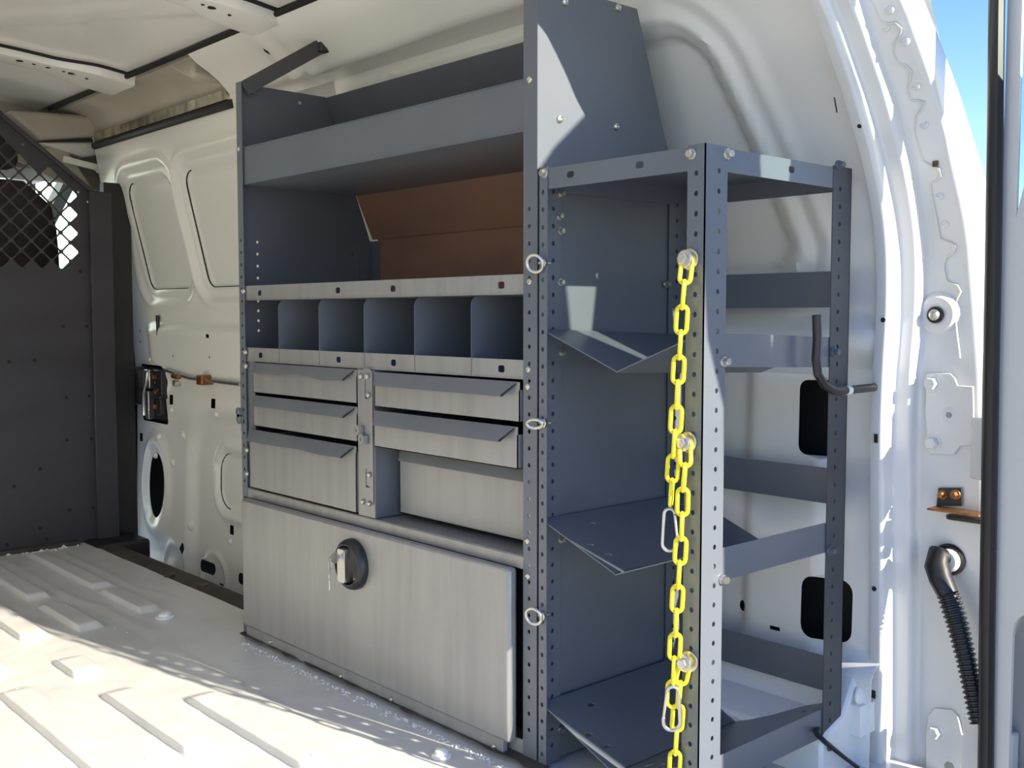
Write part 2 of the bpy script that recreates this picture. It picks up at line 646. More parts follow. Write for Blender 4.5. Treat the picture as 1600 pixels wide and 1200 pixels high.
rows = [rail_row(-1.335 + 1.68 * i / 84, i) for i in range(85)]
mb.loft(rows)
rail = mb.build('roof_rail', 'white_paint', wall_right, angle=60)
for px, py, r in ((650, 21, .0085), (418, 79, .0085), (465, 77, .008)):
    p = onY(0.175, px, py)
    for _ in range(20):
        y = interp(-p.z, [(-z, yy) for yy, z in RAIL])
        p = onY(0.5 * p.y + 0.5 * (y - 0.012), px, py)
    MB().lathe(p, Vector((0, -.6, -.8)), [(r * 1.25, -0.012), (r * 1.25, 0.0008), (r, .0012), (r * .9, .001)], 18).build('rail_hole', 'cavity', wall_right)

# ------------------------------------------------------------------ rear pillar (door jamb)
PZ = [-0.12, 0.1, 0.3, 0.5, 0.6, 0.7, 0.8, 0.9, 1.0, 1.08, 1.15, 1.2, 1.25, 1.285]
PB = [.405, .401, .395, .386, .388, .394, .385, .349, .287, .225, .157, .120, .080, .03]
PC = [.440, .438, .429, .419, .421, .431, .422, .382, .319, .255, .190, .150, .108, .06]
PE = [.462, .458, .449, .439, .443, .458, .452, .408, .346, .279, .226, .185, .14, .09]
PG = [.540, .537, .531, .526, .534, .560, .562, .522, .452, .378, .325, .280, .235, .18]
PF = [.478, .477, .474, .470, .462, .445, .434, .429, .426, .424, .416, .408, .40, .40]


def cr(arr, z):
    """catmull-rom through the table"""
    for i in range(len(PZ) - 1):
        if z <= PZ[i + 1] or i == len(PZ) - 2:
            t = (z - PZ[i]) / (PZ[i + 1] - PZ[i])
            p0, p1, p2, p3 = arr[max(i - 1, 0)], arr[i], arr[i + 1], arr[min(i + 2, len(arr) - 1)]
            return 0.5 * ((2 * p1) + (-p0 + p2) * t + (2 * p0 - 5 * p1 + 4 * p2 - p3) * t * t + (-p0 + 3 * p1 - 3 * p2 + p3) * t ** 3)


def jamb_row(z):
    B, C_, E_, G, Fx = cr(PB, z), cr(PC, z), cr(PE, z), cr(PG, z), cr(PF, z)
    r = 0.005
    q = 0.012 * smooth(0.80, 0.95, z)      # upper face opens slightly outward
    Fx -= q * 0.45
    pts = [(0.318, B + 0.012), (0.320, B + .002), (0.334, B), (0.339, B + .001), (0.341, B + r), (0.341, C_ - r), (0.3425, C_ - .0015), (0.346, C_),
           (0.360, C_ + .001), (0.364, C_ + .002), (0.366, C_ + r + .002), (0.367, E_ - r + q * .3), (0.369, E_ - .001 + q * .4), (0.374, E_ + q * .5),
           (Fx - 0.012, E_ + .001 + q), (Fx - 0.004, E_ + .003 + q), (Fx, E_ + 0.010 + q), (Fx + 0.002, G - .02), (Fx - 0.004, G - .006), (Fx - 0.03, G), (0.30, G + .005)]
    return [(x, y, z) for x, y in pts]


zs = [-0.12 + (1.285 + 0.12) * i / 150 for i in range(151)]
mb = MB().loft([jamb_row(z) for z in zs])
# the jamb runs on over the opening as the rear header
last = jamb_row(1.285)
for yo, zo in ((-.12, .028), (-.28, .045), (-.5, .05), (-.72, .045), (-.9, .02), (-1.02, -.04)):
    pass
hdr = [last]
for k in range(1, 13):
    t = k / 12
    yy = -0.85 * t
    zz = 0.045 * math.sin(PI * min(1, t * 1.05))
    hdr.append([(x, y + yy, 1.285 + zz + (y - last[2][1]) * 0.6) for x, y, z in last])
mb.loft(hdr)
jamb = struct(mb.build('trim_1', 'white_gloss', angle=60), 'white rear door jamb with stepped weatherstrip flange')


def jamb_face(px, py):
    y = 0.45
    p = None
    for _ in range(30):
        p = onY(y, px, py)
        zz_ = max(-0.12, min(1.285, p.z))
        y = cr(PE, zz_) + 0.009 * smooth(0.80, 0.95, zz_)
    return p


# sealant bead with its scalloped edge
bead = [(1362, 0), (1369, 12), (1376, 30), (1388, 38), (1400, 36), (1409, 45), (1406, 58), (1398, 68), (1398, 85), (1404, 98), (1416, 103), (1424, 112), (1423, 125),
        (1418, 138), (1424, 156), (1436, 158), (1445, 161), (1440, 172), (1432, 182), (1431, 205), (1437, 230), (1444, 252), (1455, 259), (1468, 264), (1471, 276),
        (1462, 284), (1454, 288), (1457, 310), (1464, 345), (1469, 373), (1484, 379), (1494, 384), (1490, 396), (1478, 403), (1475, 420), (1480, 440), (1497, 446), (1502, 456),
        (1497, 466), (1492, 482), (1496, 520), (1501, 560)]
mb = MB()
pts = [jamb_face(*q) + Vector((0, -0.0012, 0)) for q in bead]
mb.tube(pts, 0.0016, 6)
mb.build('sealant_bead', 'sealant', jamb)
for px, py in ((1390, 14), (1414, 64), (1431, 133), (1444, 194), (1468, 305), (1476, 349), (1384, 42)):
    p = jamb_face(px, py)
    MB().lathe(p + Vector((0, .001, 0)), (0, -1, 0), [(.0065, -.002), (.0062, .0012), (.004, .0025), (.0035, .0016)], 14).build('spot_weld', 'white_gloss', jamb)
p = jamb_face(1462, 255)
MB().box(p.x - .004, p.x + .004, p.y - .002, p.y + .001, p.z - .005, p.z + .003).build('rust_spot', 'rust_brown', jamb)

# bumper boss
p = jamb_face(1466, 492)
MB().lathe(p + Vector((0.0, .004, 0)), (0, -1, 0), [(.036, 0), (.033, .006), (.026, .012), (.019, .013), (.0125, .011)], 24).build('bumper_boss', 'white_gloss', jamb)
MB().lathe(p + Vector((0, -.006, 0)), (0, -1, 0), [(.0125, 0), (.0125, .005), (.010, .0055), (.0095, .003)], 18).build('bumper_ring', 'black_rubber', jamb)
MB().lathe(p + Vector((0, -.006, 0)), (0, -1, 0), [(.008, 0), (.0085, .008), (.006, .012), (.002, .013)], 16).build('bumper_pin', 'zinc', jamb)


def hexbolt(mb, p, axis, r, h, washer=1.45):
    axis = Vector(axis)
    mb.lathe(p, axis, [(r * washer, -.002), (r * washer, h * .25), (r * washer * .93, h * .35)], 18)
    mb.lathe(Vector(p) + axis.normalized() * h * .2, axis, [(r, 0), (r, h * .75), (r * .85, h)], 6)


def hinge_plate(poly, bolts, extra_label):
    q = [jamb_face(*c) for c in poly]
    ym = min(c.y for c in q) - 0.0015
    mb = MB().plate([(c.x, c.z) for c in q], [], (0, ym, 0), VX, VZ, 0.004)
    o = mb.build('hinge_plate', 'white_gloss', jamb, bevel=0.0012)
    for (bx, by, r) in bolts:
        c = jamb_face(bx, by)
        m2 = MB()
        hexbolt(m2, (c.x, ym - 0.001, c.z), (0, -1, 0), r, 0.011)
        m2.build('hinge_bolt', 'white_gloss', o)
    return o, ym


hp, ym = hinge_plate([(1452, 584), (1488, 583), (1497, 592), (1500, 602), (1524, 603), (1524, 695), (1502, 697), (1493, 710), (1455, 708), (1451, 690), (1448, 640)],
                     [(1461, 599, .0095), (1461, 692, .0095)], '')
c = jamb_face(1486, 648)
MB().lathe((c.x, ym - .001, c.z), (0, -1, 0), [(.012, 0), (.0115, .003), (.007, .0045), (.0045, .0045), (.004, .002)], 18).build('torx_screw', 'white_gloss', hp)
MB().lathe((c.x, ym - .0045, c.z), (0, -1, 0), [(.0042, 0), (.0042, .0012)], 6).build('torx_socket', 'dull_grey', hp)
c = jamb_face(1465, 665)
MB().box(c.x - .008, c.x + .008, ym - .0006, ym + .002, c.z - .004, c.z + .004).build('plate_slot', 'dull_grey', hp)
hp2, ym2 = hinge_plate([(1453, 1118), (1463, 1106), (1490, 1108), (1500, 1120), (1506, 1146), (1524, 1158), (1524, 1290), (1450, 1290), (1450, 1150)], [(1465, 1142, .0095)], '')
c = jamb_face(1487, 1196)
MB().lathe((c.x, ym2 - .001, c.z), (0, -1, 0), [(.008, 0), (.008, .004), (.004, .0045)], 6).build('hinge_nut', 'dull_grey', hp2)

# door check bracket with two rusty bolts, check arm
q = [jamb_face(*c) for c in ((1468, 762), (1505, 762), (1506, 790), (1466, 790))]
yk = min(c.y for c in q)
brk = MB().plate([(c.x, c.z) for c in q], [], (0, yk - .001, 0), VX, VZ, 0.004).build('check_bracket', 'black_plastic', jamb, bevel=.001)
m2 = MB().box(q[3].x - .002, q[3].x + .075, yk - .030, yk, q[3].z - .003, q[3].z)
m2.build('bracket_flange', 'rust_copper', brk, bevel=.0006)
for px in (1476, 1496):
    c = jamb_face(px, 772)
    m2 = MB()
    hexbolt(m2, (c.x, yk - .003, c.z), (0, -1, 0), .0052, .010)
    m2.build('bracket_bolt', 'rust_copper', brk)
a, b = onY(yk - .008, 1480, 803), onY(yk - .008, 1540, 806)
mb = MB().plate(rrect(0, (b - a).x + .02, -.012, .012, .011), [], a, VX, Vector((0, -1, 0)), 0.006)
mb.build('check_arm', 'black_plastic', jamb, bevel=.001)
# small dark holes along the inner lip
for px, py, w, h in ((1343, 197, .0025, .0025), (1369, 685, .003, .0065), (1366, 920, .003, .003), (1365, 1085, .003, .006), (1380, 500, .003, .003)):
    y = .39
    for _ in range(30):
        p = onY(y, px, py)
        y = cr(PB, max(-.1, min(1.28, p.z)))
    if w == h:
        MB().lathe(p + Vector((0, .003, 0)), (0, -1, 0), [(w * 1.2, 0), (w * 1.2, .0042), (w, .0044)], 14).build('lip_hole', 'cavity', jamb)
    else:
        MB().box(p.x - w, p.x + w, p.y - .0012, p.y + .004, p.z - h, p.z + h).build('lip_hole', 'cavity', jamb)

# ------------------------------------------------------------------ sliding door inner panel (between partition and shelving)
DOOR = [(-0.14, 0.300), (-0.06, 0.312), (0.2, 0.322), (0.45, 0.328), (0.60, 0.318), (0.70, 0.306), (0.80, 0.292), (0.90, 0.268), (1.0, 0.243), (1.1, 0.226), (1.2, 0.211), (1.26, 0.200)]


def door_y(z):
    return interp(z, DOOR)


def door_at(px, py):
    y = 0.3
    p = None
    for _ in range(40):
        p = onY(y, px, py)
        y = 0.5 * y + 0.5 * door_y(p.z)
    return p


SPK = door_at(245, 757)
WIN = [door_at(*q) for q in ((222, 290), (262, 268), (310, 262), (350, 455), (275, 458))]
wx0, wx1 = door_at(225, 300).x, door_at(345, 450).x
win2x0 = wx1 + 0.10


def relief_door(x, z):
    r = 0.0
    for (a, b) in ((-2.085, -1.785), (-1.690, -1.30)):
        sl = 0.10 * (z - 0.75)
        d = sd_rrect(x - sl * 0.0, z, a, b, 0.765, 1.085, 0.04)
        r += 0.014 * (1 - smooth(-0.005, 0.005, d))
        r += 0.010 * (1 - smooth(0.028, 0.040, d))
        r -= 0.004 * math.exp(-((d - 0.05) / 0.01) ** 2)
    # waist ledge : lower half stands proud
    r -= 0.020 * (1 - smooth(0.632, 0.668, z)) * smooth(-2.14, -2.06, x) * smooth(0.30, 0.42, z)
    r += 0.012 * math.exp(-((z - 0.475) / 0.02) ** 2) * smooth(-2.0, -1.95, x)
    # big rounded lower dish with inner blank
    d = sd_rrect(x, z, -1.86, -1.2, -0.20, 0.40, 0.16)
    r += 0.018 * (1 - smooth(-0.03, 0.03, d))
    d = sd_rrect(x, z, -1.70, -1.2, 0.13, 0.29, 0.06)
    r -= 0.010 * math.exp(-((d - 0.022) / 0.012) ** 2)
    r += 0.008 * (1 - smooth(-0.004, 0.004, d))
    # speaker hole collar
    d = math.hypot((x - SPK.x) / 0.62, z - SPK.z)
    r -= 0.012 * math.exp(-((d - 0.140) / 0.028) ** 2)
    # two pressed arcs at the foot
    for cx in (-1.95, -1.72):
        d = math.hypot((x - cx) / 0.9, z + 0.10)
        r -= 0.006 * math.exp(-((d - 0.085) / 0.008) ** 2)
    return r


def door_fn(x, z, t=0.0):
    return Vector((x, door_y(z) + relief_door(x, z) + t, z))


def dh(px0, py0, px1, py1, r=0.004):
    a, b = door_at(px0, py0), door_at(px1, py1)
    x0, x1 = sorted((a.x, b.x))
    z0, z1 = sorted((a.z, b.z))
    return rrect(x0, x1, z0, z1, min(r, (x1 - x0) * .45, (z1 - z0) * .45))


def dc(px, py, r, ry=None):
    p = door_at(px, py)
    return circle(p.x, p.z, r, 12, ry)


latch_hole = dh(219, 568, 268, 664, 0.02)
holes = [latch_hole, circle(SPK.x, SPK.z, 0.056, 28, 0.105),
         dh(274, 616, 280, 632, .003), dh(339, 622, 346, 638, .003), dh(218, 676, 223, 690, .003), dh(350, 821, 356, 838, .003),
         dh(304, 874, 327, 902, .022), dh(363, 895, 388, 923, .022), dc(285, 858, .012, .02),
         dh(331, 522, 337, 528, .001), dh(281, 891, 286, 896, .002), dh(334, 912, 340, 918, .002),
         dc(218, 517, .005), dc(219, 534, .005), dc(337, 558, .004), dc(280, 556, .004)]
x0, x1, z0, z1 = -2.25, -1.20, -0.14, 1.245
mb = MB().plate(edge_rect(x0, x1, z0, z1, .011, .010), holes, (0, 0, 0), VX, VZ, 0.0015,
                extra=grid_pts(x0, x1, z0, z1, .011, .010, holes), fn=door_fn)
door1 = struct(mb.build('door_1', 'white_paint', angle=50), 'white inner panel of the closed sliding side door')
MB().box(-2.62, -1.18, 0.40, 0.42, -0.2, 1.2).build('door_hollow_shade', 'cavity', door1)  # near-black sheet added behind the door holes, shade put into its colour
# blank panel seams (black lines along the lower edge of each pressed window)
for (a, b) in ((-2.085, -1.785), (-1.690, -1.30)):
    loop = rrect(a, b, 0.765, 1.085, 0.04, 6)
    path = [Vector((u, door_y(v) + relief_door(u, v) - 0.0005, v)) for u, v in loop]
    n = len(path)
    sel = [path[i % n] for i in range(7, 22)]
    MB().tube(sel, 0.0022, 6).build('panel_seam', 'black_rubber', door1)
loop = rrect(-1.70, -1.2, 0.13, 0.29, 0.06, 6)
path = [Vector((u, door_y(v) + relief_door(u, v) - .0005, v)) for u, v in loop]
MB().tube(path[7:21], 0.0016, 6).build('panel_seam', 'black_rubber', door1)
# latch
lx0, lx1 = min(p[0] for p in latch_hole), max(p[0] for p in latch_hole)
lz0, lz1 = min(p[1] for p in latch_hole), max(p[1] for p in latch_hole)
latch = MB().box(lx0 + .01, lx1 - .01, .325, .395, lz0 + .01, lz1 - .01).build('latch_body', 'cavity', door1)
mb = MB()
path = [(lx0 + .03, .275, lz1 - .015), (lx0 + .012, .250, lz1 - .035), (lx0 + .008, .245, (lz0 + lz1) / 2 + .02), (lx0 + .015, .250, lz0 + .07), (lx0 + .04, .275, lz0 + .05)]
mb.tube(path, .015, 10)
mb.box(lx0 + .008, lx0 + .060, .262, .34, lz0 + .055, lz1 - .008)
mb.build('latch_handle', 'black_plastic', latch, bevel=.006)
mb = MB()
mb.tube([(lx0 + .11, .30, lz1 - .02), (lx0 + .105, .295, lz1 - .06), (lx0 + .085, .295, lz1 - .09), (lx0 + .08, .297, lz0 + .02)], .006, 8)
mb.box(lx0 + .06, lx0 + .115, .302, .325, lz1 - .075, lz1 - .015)
mb.box(lx0 + .075, lx0 + .10, .304, .325, lz0 + .01, lz0 + .10)
mb.build('latch_lever', 'steel', latch, bevel=.003)
mb = MB()
mb.box(lx1 - .05, lx1 + .012, .290, .325, lz1 - .10, lz1 - .012)
mb.box(lx1 - .04, lx1 - .008, .295, .325, lz0 + .03, lz0 + .085)
for k in range(4):
    mb.lathe((lx1 - .045 + .018 * k, .29, lz1 - .03 - .022 * k), (0, -1, 0), [(.007, -.01), (.007, .006), (.004, .008)], 10)
mb.build('latch_cam', 'black_plastic', latch, bevel=.003)
for k in range(3):
    MB().lathe((lx1 - .03 + .012 * (k % 2), .286, lz1 - .035 - .045 * k), (0, -1, 0), [(.008, -.006), (.008, .004), (.005, .006)], 8).build('latch_pin', 'rust_copper', latch)
# rod to the rear lock with rusty clip
a, b = door_at(272, 577), door_at(392, 600)
mid = door_at(312, 590)
mb = MB().tube([a + Vector((0, -.03, 0)), mid + Vector((0, -.032, 0)), b + Vector((0, -.032, 0))], .0055, 10)
rod = mb.build('latch_rod', 'steel', door1)
c = door_at(336, 594)
MB().box(c.x - .018, c.x + .018, c.y - .05, c.y - .012, c.z - .012, c.z + .016).build('rod_clip', 'rust_copper', rod, bevel=.003)
c = door_at(293, 587)
MB().tube([c + Vector((-.02, -.035, 0)), c + Vector((.02, -.036, 0))], .009, 8).build('rod_sleeve', 'rust_copper', rod)
MB().lathe(door_at(285, 592) + Vector((0, -.02, -.012)), (0, -1, 0), [(.010, -.02), (.010, .008), (.006, .010)], 12).build('rod_guide', 'zinc', rod)
# bumps and bosses on the door
for px, py, r in ((251, 682, .012), (270, 723, .014), (287, 679, .016), (242, 711, .012), (277, 640, .009), (344, 647, .010), (351, 848, .010), (237, 562, .009), (294, 822, .018)):
    p = door_at(px, py)
    p.y = door_y(p.z) + relief_door(p.x, p.z)
    MB().lathe(p + Vector((0, .003, 0)), (0, -1, 0), [(r, -.002), (r * .9, .003), (r * .5, .008), (r * .2, .009)], 16).build('door_boss', 'white_paint', door1)
p = door_at(253, 508)
MB().tube([p + Vector((-.004, -.012, .03)), p + Vector((.0, -.012, -.03))], .006, 8).build('drain_plug', 'black_rubber', door1)
# weatherstrip around the door (black) and the gap to the partition
path = [onX(-2.262, 158, 236), onX(-2.262, 166, 300), onX(-2.262, 186, 400), onX(-2.262, 203, 520), onX(-2.262, 206, 700), onX(-2.262, 206, 870)]
MB().tube(path, .016, 10).build('weatherstrip', 'black_rubber', door1)
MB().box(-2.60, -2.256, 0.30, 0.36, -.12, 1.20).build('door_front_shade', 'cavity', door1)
# upper track: beige box, bright galvanised channel and black seal
mb = MB()
mb.extrude([(0.115, 1.322), (0.150, 1.318), (0.185, 1.305), (0.205, 1.275), (0.212, 1.250), (0.245, 1.245), (0.245, 1.33), (0.115, 1.33)], (-2.30, 0, 0), VY, VZ, VX, 0.96)
tr = mb.build('track_cover', 'beige_trim', wall_right, angle=40)
mb = MB()
p0, p1 = onY(.205, 306, 118), onY(.205, 362, 100)
mb.extrude([(0, 0), (.15, 0.0), (.15, -.055), (.13, -.06), (.03, -.02)], (-1.52, .12, 1.333), VX, VZ, VY, 0.10)
mb.build('track_end_cap', 'beige_trim', wall_right, bevel=.01)
mb = MB().extrude([(0.196, 1.252), (0.250, 1.247), (0.250, 1.225), (0.196, 1.226)], (-2.22, 0, 0), VY, VZ, VX, 0.88)
mb.build('door_track', 'galvanised', wall_right)
mb = MB().tube([(-2.24, .206, 1.217), (-1.33, .206, 1.215)], 0.0115, 8)
mb.build('door_seal', 'black_rubber', wall_right)
# front corner: pillar cover, diagonal belt-like strap, header trim
mb = MB()
a0, a1, a2, a3 = onX(-2.24, 10, 172), onX(-2.24, 150, 180), onX(-2.24, 166, 212), onX(-2.24, 62, 218)
mb.add([a0, a1, a2, a3] + [p + Vector((-.12, .02, .01)) for p in (a0, a1, a2, a3)], [(0, 1, 2, 3), (4, 5, 6, 7), (0, 1, 5, 4), (1, 2, 6, 5), (2, 3, 7, 6), (3, 0, 4, 7)])
mb.build('header_trim', 'beige_trim', wall_right, bevel=.012)
mb = MB()
a = [onX(-2.3, 60, 222), onX(-2.3, 165, 222), onX(-2.3, 168, 240), onX(-2.3, 130, 245)]
mb.add(a + [p + Vector((-.1, .0, .0)) for p in a], [(0, 1, 2, 3), (4, 5, 6, 7), (0, 1, 5, 4), (1, 2, 6, 5), (2, 3, 7, 6), (3, 0, 4, 7)])
mb.build('header_trim', 'white_paint', wall_right, bevel=.008)
mb = MB()
a = [onX(-2.32, 70, 230), onX(-2.32, 105, 232), onX(-2.32, 150, 300), onX(-2.32, 146, 306), onX(-2.32, 120, 285)]
mb.add(a + [p + Vector((-.08, .0, .0)) for p in a], [(0, 1, 2, 3, 4), (5, 6, 7, 8, 9)] + [(i, (i + 1) % 5, 5 + (i + 1) % 5, 5 + i) for i in range(5)])
mb.build('pillar_cover', 'beige_trim', wall_right, bevel=.006)
mb = MB()
a, b = onX(-2.27, 98, 248), onX(-2.27, 157, 263)
mb.bar(a, b, .012, .020)
mb.lathe(b, (1, -.6, 0), [(.018, -.01), (.018, .004), (.010, .008)], 14)
mb.build('grab_strap', 'white_paint', wall_right, bevel=.003)

# step well and dark sill between floor edge and sliding door
mb = MB()
mb.box(-2.10, -0.91, 0.085, 0.34, -0.16, -0.10)
mb.loft([[(-2.10 + 1.2 * i / 24, 0.085, -0.10), (-2.10 + 1.2 * i / 24, 0.085, -0.004), (-2.10 + 1.2 * i / 24, 0.12, 0.004 + .003 * noise.noise(Vector((i, 2, 1)))),
          (-2.10 + 1.2 * i / 24, 0.155, -0.004), (-2.10 + 1.2 * i / 24, 0.17, -0.03), (-2.10 + 1.2 * i / 24, 0.19, -0.10)] for i in range(25)])
sill = mb.build('sill', 'mottled_black', floor)
MB().box(-2.10, -1.96, 0.080, 0.24, -0.10, 0.008).build('sill_block', 'black_rubber', floor, bevel=.01)
for px, py in ((317, 913), (265, 897)):
    p = onZ(0.006, px, py)
    MB().lathe(p, VZ, [(.014, -.01), (.014, 0), (.008, .001)], 14).build('sill_cap', 'rust_brown', sill)

# ------------------------------------------------------------------ ceiling with pressed bows
def roof_z(y):
    return 1.322 + 0.040 * (1 - ((y + 0.45) / 0.55) ** 2)


BOWS = [(-1.88, -1.70), (-1.045, -0.905), (-0.25, -0.11), (0.30, 0.42)]


def roof_fn(x, y):
    z = roof_z(y) + 0.012
    # shallow diagonal swage lines pressed in the sheet
    for xa, ya, xb, yb in ((-1.65, -0.35, -1.05, -0.02), (-1.65, -0.02, -1.05, -0.35), (-0.9, -0.4, -0.3, 0.0), (-1.95, -0.3, -2.3, 0.0)):
        dx, dy = xb - xa, yb - ya
        L = math.hypot(dx, dy)
        t = ((x - xa) * dx + (y - ya) * dy) / L / L
        if -0.1 < t < 1.1:
            d = abs((x - xa) * dy - (y - ya) * dx) / L
            z -= 0.004 * (1 - smooth(0.03, 0.05, d)) * smooth(-.1, .05, t) * (1 - smooth(.95, 1.1, t))
    return z


mb = MB()
ux = [-3.2 + 3.62 * i / 150 for i in range(151)]
uy = [-1.05 + 1.14 * j / 60 for j in range(61)]
mb.loft([[(x, y, roof_fn(x, y)) for y in uy] for x in ux])
mb.loft([[(x, y, roof_fn(x, y) + 0.05) for y in (-1.10, -0.8, -0.45, -0.1, 0.12)] for x in (-3.2, -2.0, -1.0, 0.40)])
ceiling = struct(mb.build('ceiling', 'white_paint', angle=60, recalc=False), 'white sheet metal van roof with pressed bows')
mb = MB().tube([(-2.3, 0.092, 1.326), (-1.35, 0.092, 1.326), (0.40, 0.092, 1.327)], 0.007, 8)
mb.build('roof_seam', 'cavity', ceiling)
for (a, b) in BOWS:
    mb = MB()
    w = b - a
    rows = []
    N = 40
    for i in range(N + 1):
        y = -1.06 + (0.115 + 1.06) * i / N
        dip = smooth(-0.05, 0.03, y)
        z = roof_z(y) - 0.012 - 0.004 * dip
        zt = roof_fn((a + b) / 2, y) - 0.001
        k = 0.55 + 0.45 * smooth(-0.09, 0.03, y)
        xa, xb = (a + b) / 2 - w / 2 * k, (a + b) / 2 + w / 2 * k
        rows.append([(xa, y, zt), (xa + .006, y, z + .002), (xa + .02, y, z), ((xa + xb) / 2, y, z + .001), (xb - .02, y, z), (xb - .006, y, z + .002), (xb, y, zt)])
    mb.loft(rows)
    bow = mb.build('roof_bow', 'white_paint', ceiling, angle=50)
    # shade of the gap drawn as dark tubes along the bow edges, and pierced holes
    for xe in (b + .004, a - .004):
        path = []
        for i in range(N + 1):
            y = -0.6 + 0.70 * i / N
            k = 0.55 + 0.45 * smooth(-0.09, 0.03, y)
            xm = (a + b) / 2 + (xe - (a + b) / 2) * k
            path.append((xm, y, roof_fn(xm, y) - .002))
        MB().tube(path, .0055, 6).build('bow_seam', 'cavity', bow)
    for j, (yy, rx, ry) in enumerate(((-.16, .009, .005), (-.125, .005, .004), (-.09, .006, .004), (-.05, .004, .003), (-.03, .009, .004), (.01, .004, .003))):
        zz = roof_z(yy) - 0.0125 - .004 * smooth(-.05, .03, yy)
        xx = (a + b) / 2 + w * 0.12
        MB().lathe((xx, yy, zz + .004), (0, 0, -1), [(rx, 0), (rx, .0046), (rx * .8, .005)], 12).build('bow_hole', 'cavity', bow)

# ------------------------------------------------------------------ partition (bulkhead) with diamond mesh
BX = -2.08
mb = MB()
pts_top = [onX(BX, -40, 142), onX(BX, 0, 180), onX(BX, 142, 300)]
outline = [(-1.12, 0.0), (0.118, 0.0), (pts_top[2].y - .004, pts_top[2].z), (pts_top[1].y, pts_top[1].z), (-0.16, 1.29), (-1.12, 1.29)]
holes = []
pitch = 0.0555
row = 0
zz = 0.845
while zz < 1.20:
    off = 0 if row % 2 == 0 else pitch / 2
    yy = -0.85 + off
    while yy < 0.10:
        r = pitch * 0.41
        cy, cz = yy, zz
        # keep inside the panel: a border under the slanted edge and along the right side
        edge = pts_top[1].z + (pts_top[2].z - pts_top[1].z) * (cy - pts_top[1].y) / (pts_top[2].y - pts_top[1].y)
        if cz + r < edge - 0.030 and cy + r < 0.112:
            k = 0.80
            d = []
            for a in (0, 90, 180, 270):
                for da in (-8, 8):
                    aa = math.radians(a + da)
                    rr = r * 0.96
                    d.append((cy + rr * math.cos(aa), cz + rr * math.sin(aa)))
            holes.append(d)
        yy += pitch
    zz += pitch / 2
    row += 1
for px, py in ((35, 226), (122, 300)):
    q = onX(BX, px, py)
    holes.append(circle(q.y, q.z, .004, 8))
mb.plate(outline, holes, (BX, 0, 0), VY, VZ, 0.003)
wall_front = struct(mb.build('wall_front', 'charcoal', angle=30), 'charcoal steel cab partition with diamond mesh window')
# slanted top edge return, right-hand post, centre seam
mb = MB()
mb.bar(Vector((BX + .008, -0.165, 1.292)), Vector((BX + .008, pts_top[1].y, pts_top[1].z)), .016, .014)
mb.bar(Vector((BX + .008, pts_top[1].y, pts_top[1].z)), Vector((BX + .008, pts_top[2].y, pts_top[2].z)), .016, .012)
mb.build('partition_edge', 'charcoal', wall_front, bevel=.002)
mb = MB().box(BX - .02, BX + .020, 0.118, 0.185, 0.0, 1.055)
mb.build('partition_post', 'charcoal', wall_front, bevel=.003)
mb = MB().box(BX - .06, BX - .03, 0.18, 0.262, -.02, 1.09)
mb.build('partition_filler', 'black_rubber', wall_front)
for py in (484, 652, 315):
    q = onX(BX + .02, 146, py)
    MB().lathe((BX + .004, q.y - .008, q.z), VX, [(.006, -.002), (.006, .004), (.003, .005)], 8).build('post_bolt', 'charcoal' if py > 400 else 'zinc', wall_front)
for px, py in ((98, 510), (135, 510), (14, 565), (53, 563), (103, 621), (139, 619), (104, 687), (142, 685), (62, 732), (21, 760), (62, 825), (72, 843), (125, 424), (108, 797), (145, 793), (10, 851)):
    q = onX(BX, px, py)
    MB().lathe((BX + .003, q.y, q.z), VX, [(.0055, -.002), (.0055, .0008), (.004, .0016), (.002, .0012)], 10).build('rivet_hole', 'cavity', wall_front)
MB().box(BX, BX + .03, -0.9, 0.06, 0.0, 0.012).build('partition_foot', 'mottled_black', wall_front)

# ------------------------------------------------------------------ left side of the van and cab shell (out of frame, seen through the mesh)
mb = MB()
mb.plate([(-2.30, -0.1), (0.42, -0.1), (0.42, 1.36), (-2.30, 1.36)], [], (0, -1.14, 0), VX, VZ, 0.03)
struct(mb.build('wall_left', 'white_paint'), 'white side wall across the aisle from the shelving')
CABW = [(onY(.5, *q).x, onY(.5, *q).z) for q in ((52, 440), (56, 285), (84, 268), (108, 278), (150, 320), (150, 440))]
mb = MB()
mb.plate([(-4.6, -0.1), (-2.30, -0.1), (-2.30, 1.34), (-3.9, 1.34), (-4.6, 0.75)],
         [CABW], (0, 0.50, 0), VX, VZ, 0.03)
cab_wall = struct(mb.build('wall_cab', 'black_plastic'), 'dark inside of the cab door with window')
MB().plate(CABW, [], (0, 0.515, 0), VX, VZ, 0.004).build('window_pane', 'glass', cab_wall)
mb = MB()
mb.box(-3.9, -3.2, -1.1, 0.49, 0.25, 0.80)
struct(mb.build('trim_2', 'black_plastic', bevel=.05), 'dark dashboard in the cab')
mb = MB()
for y in (-1.12, -0.30, 0.50):
    if y == -0.30:
        mb.tube([(-2.95, y, 1.24), (-3.0, y + .1, 1.22)], .03, 8)
    else:
        mb.bar((-3.1, y, 1.36), (-4.2, y, 0.72), .05, .05)
struct(mb.build('trim_3', 'black_plastic'), 'windscreen pillars of the cab')
mb = MB().box(-3.15, -2.75, -1.08, 0.47, 1.20, 1.30)
struct(mb.build('trim_4', 'beige_trim', bevel=.03), 'cab headliner and sun visor above the windscreen')


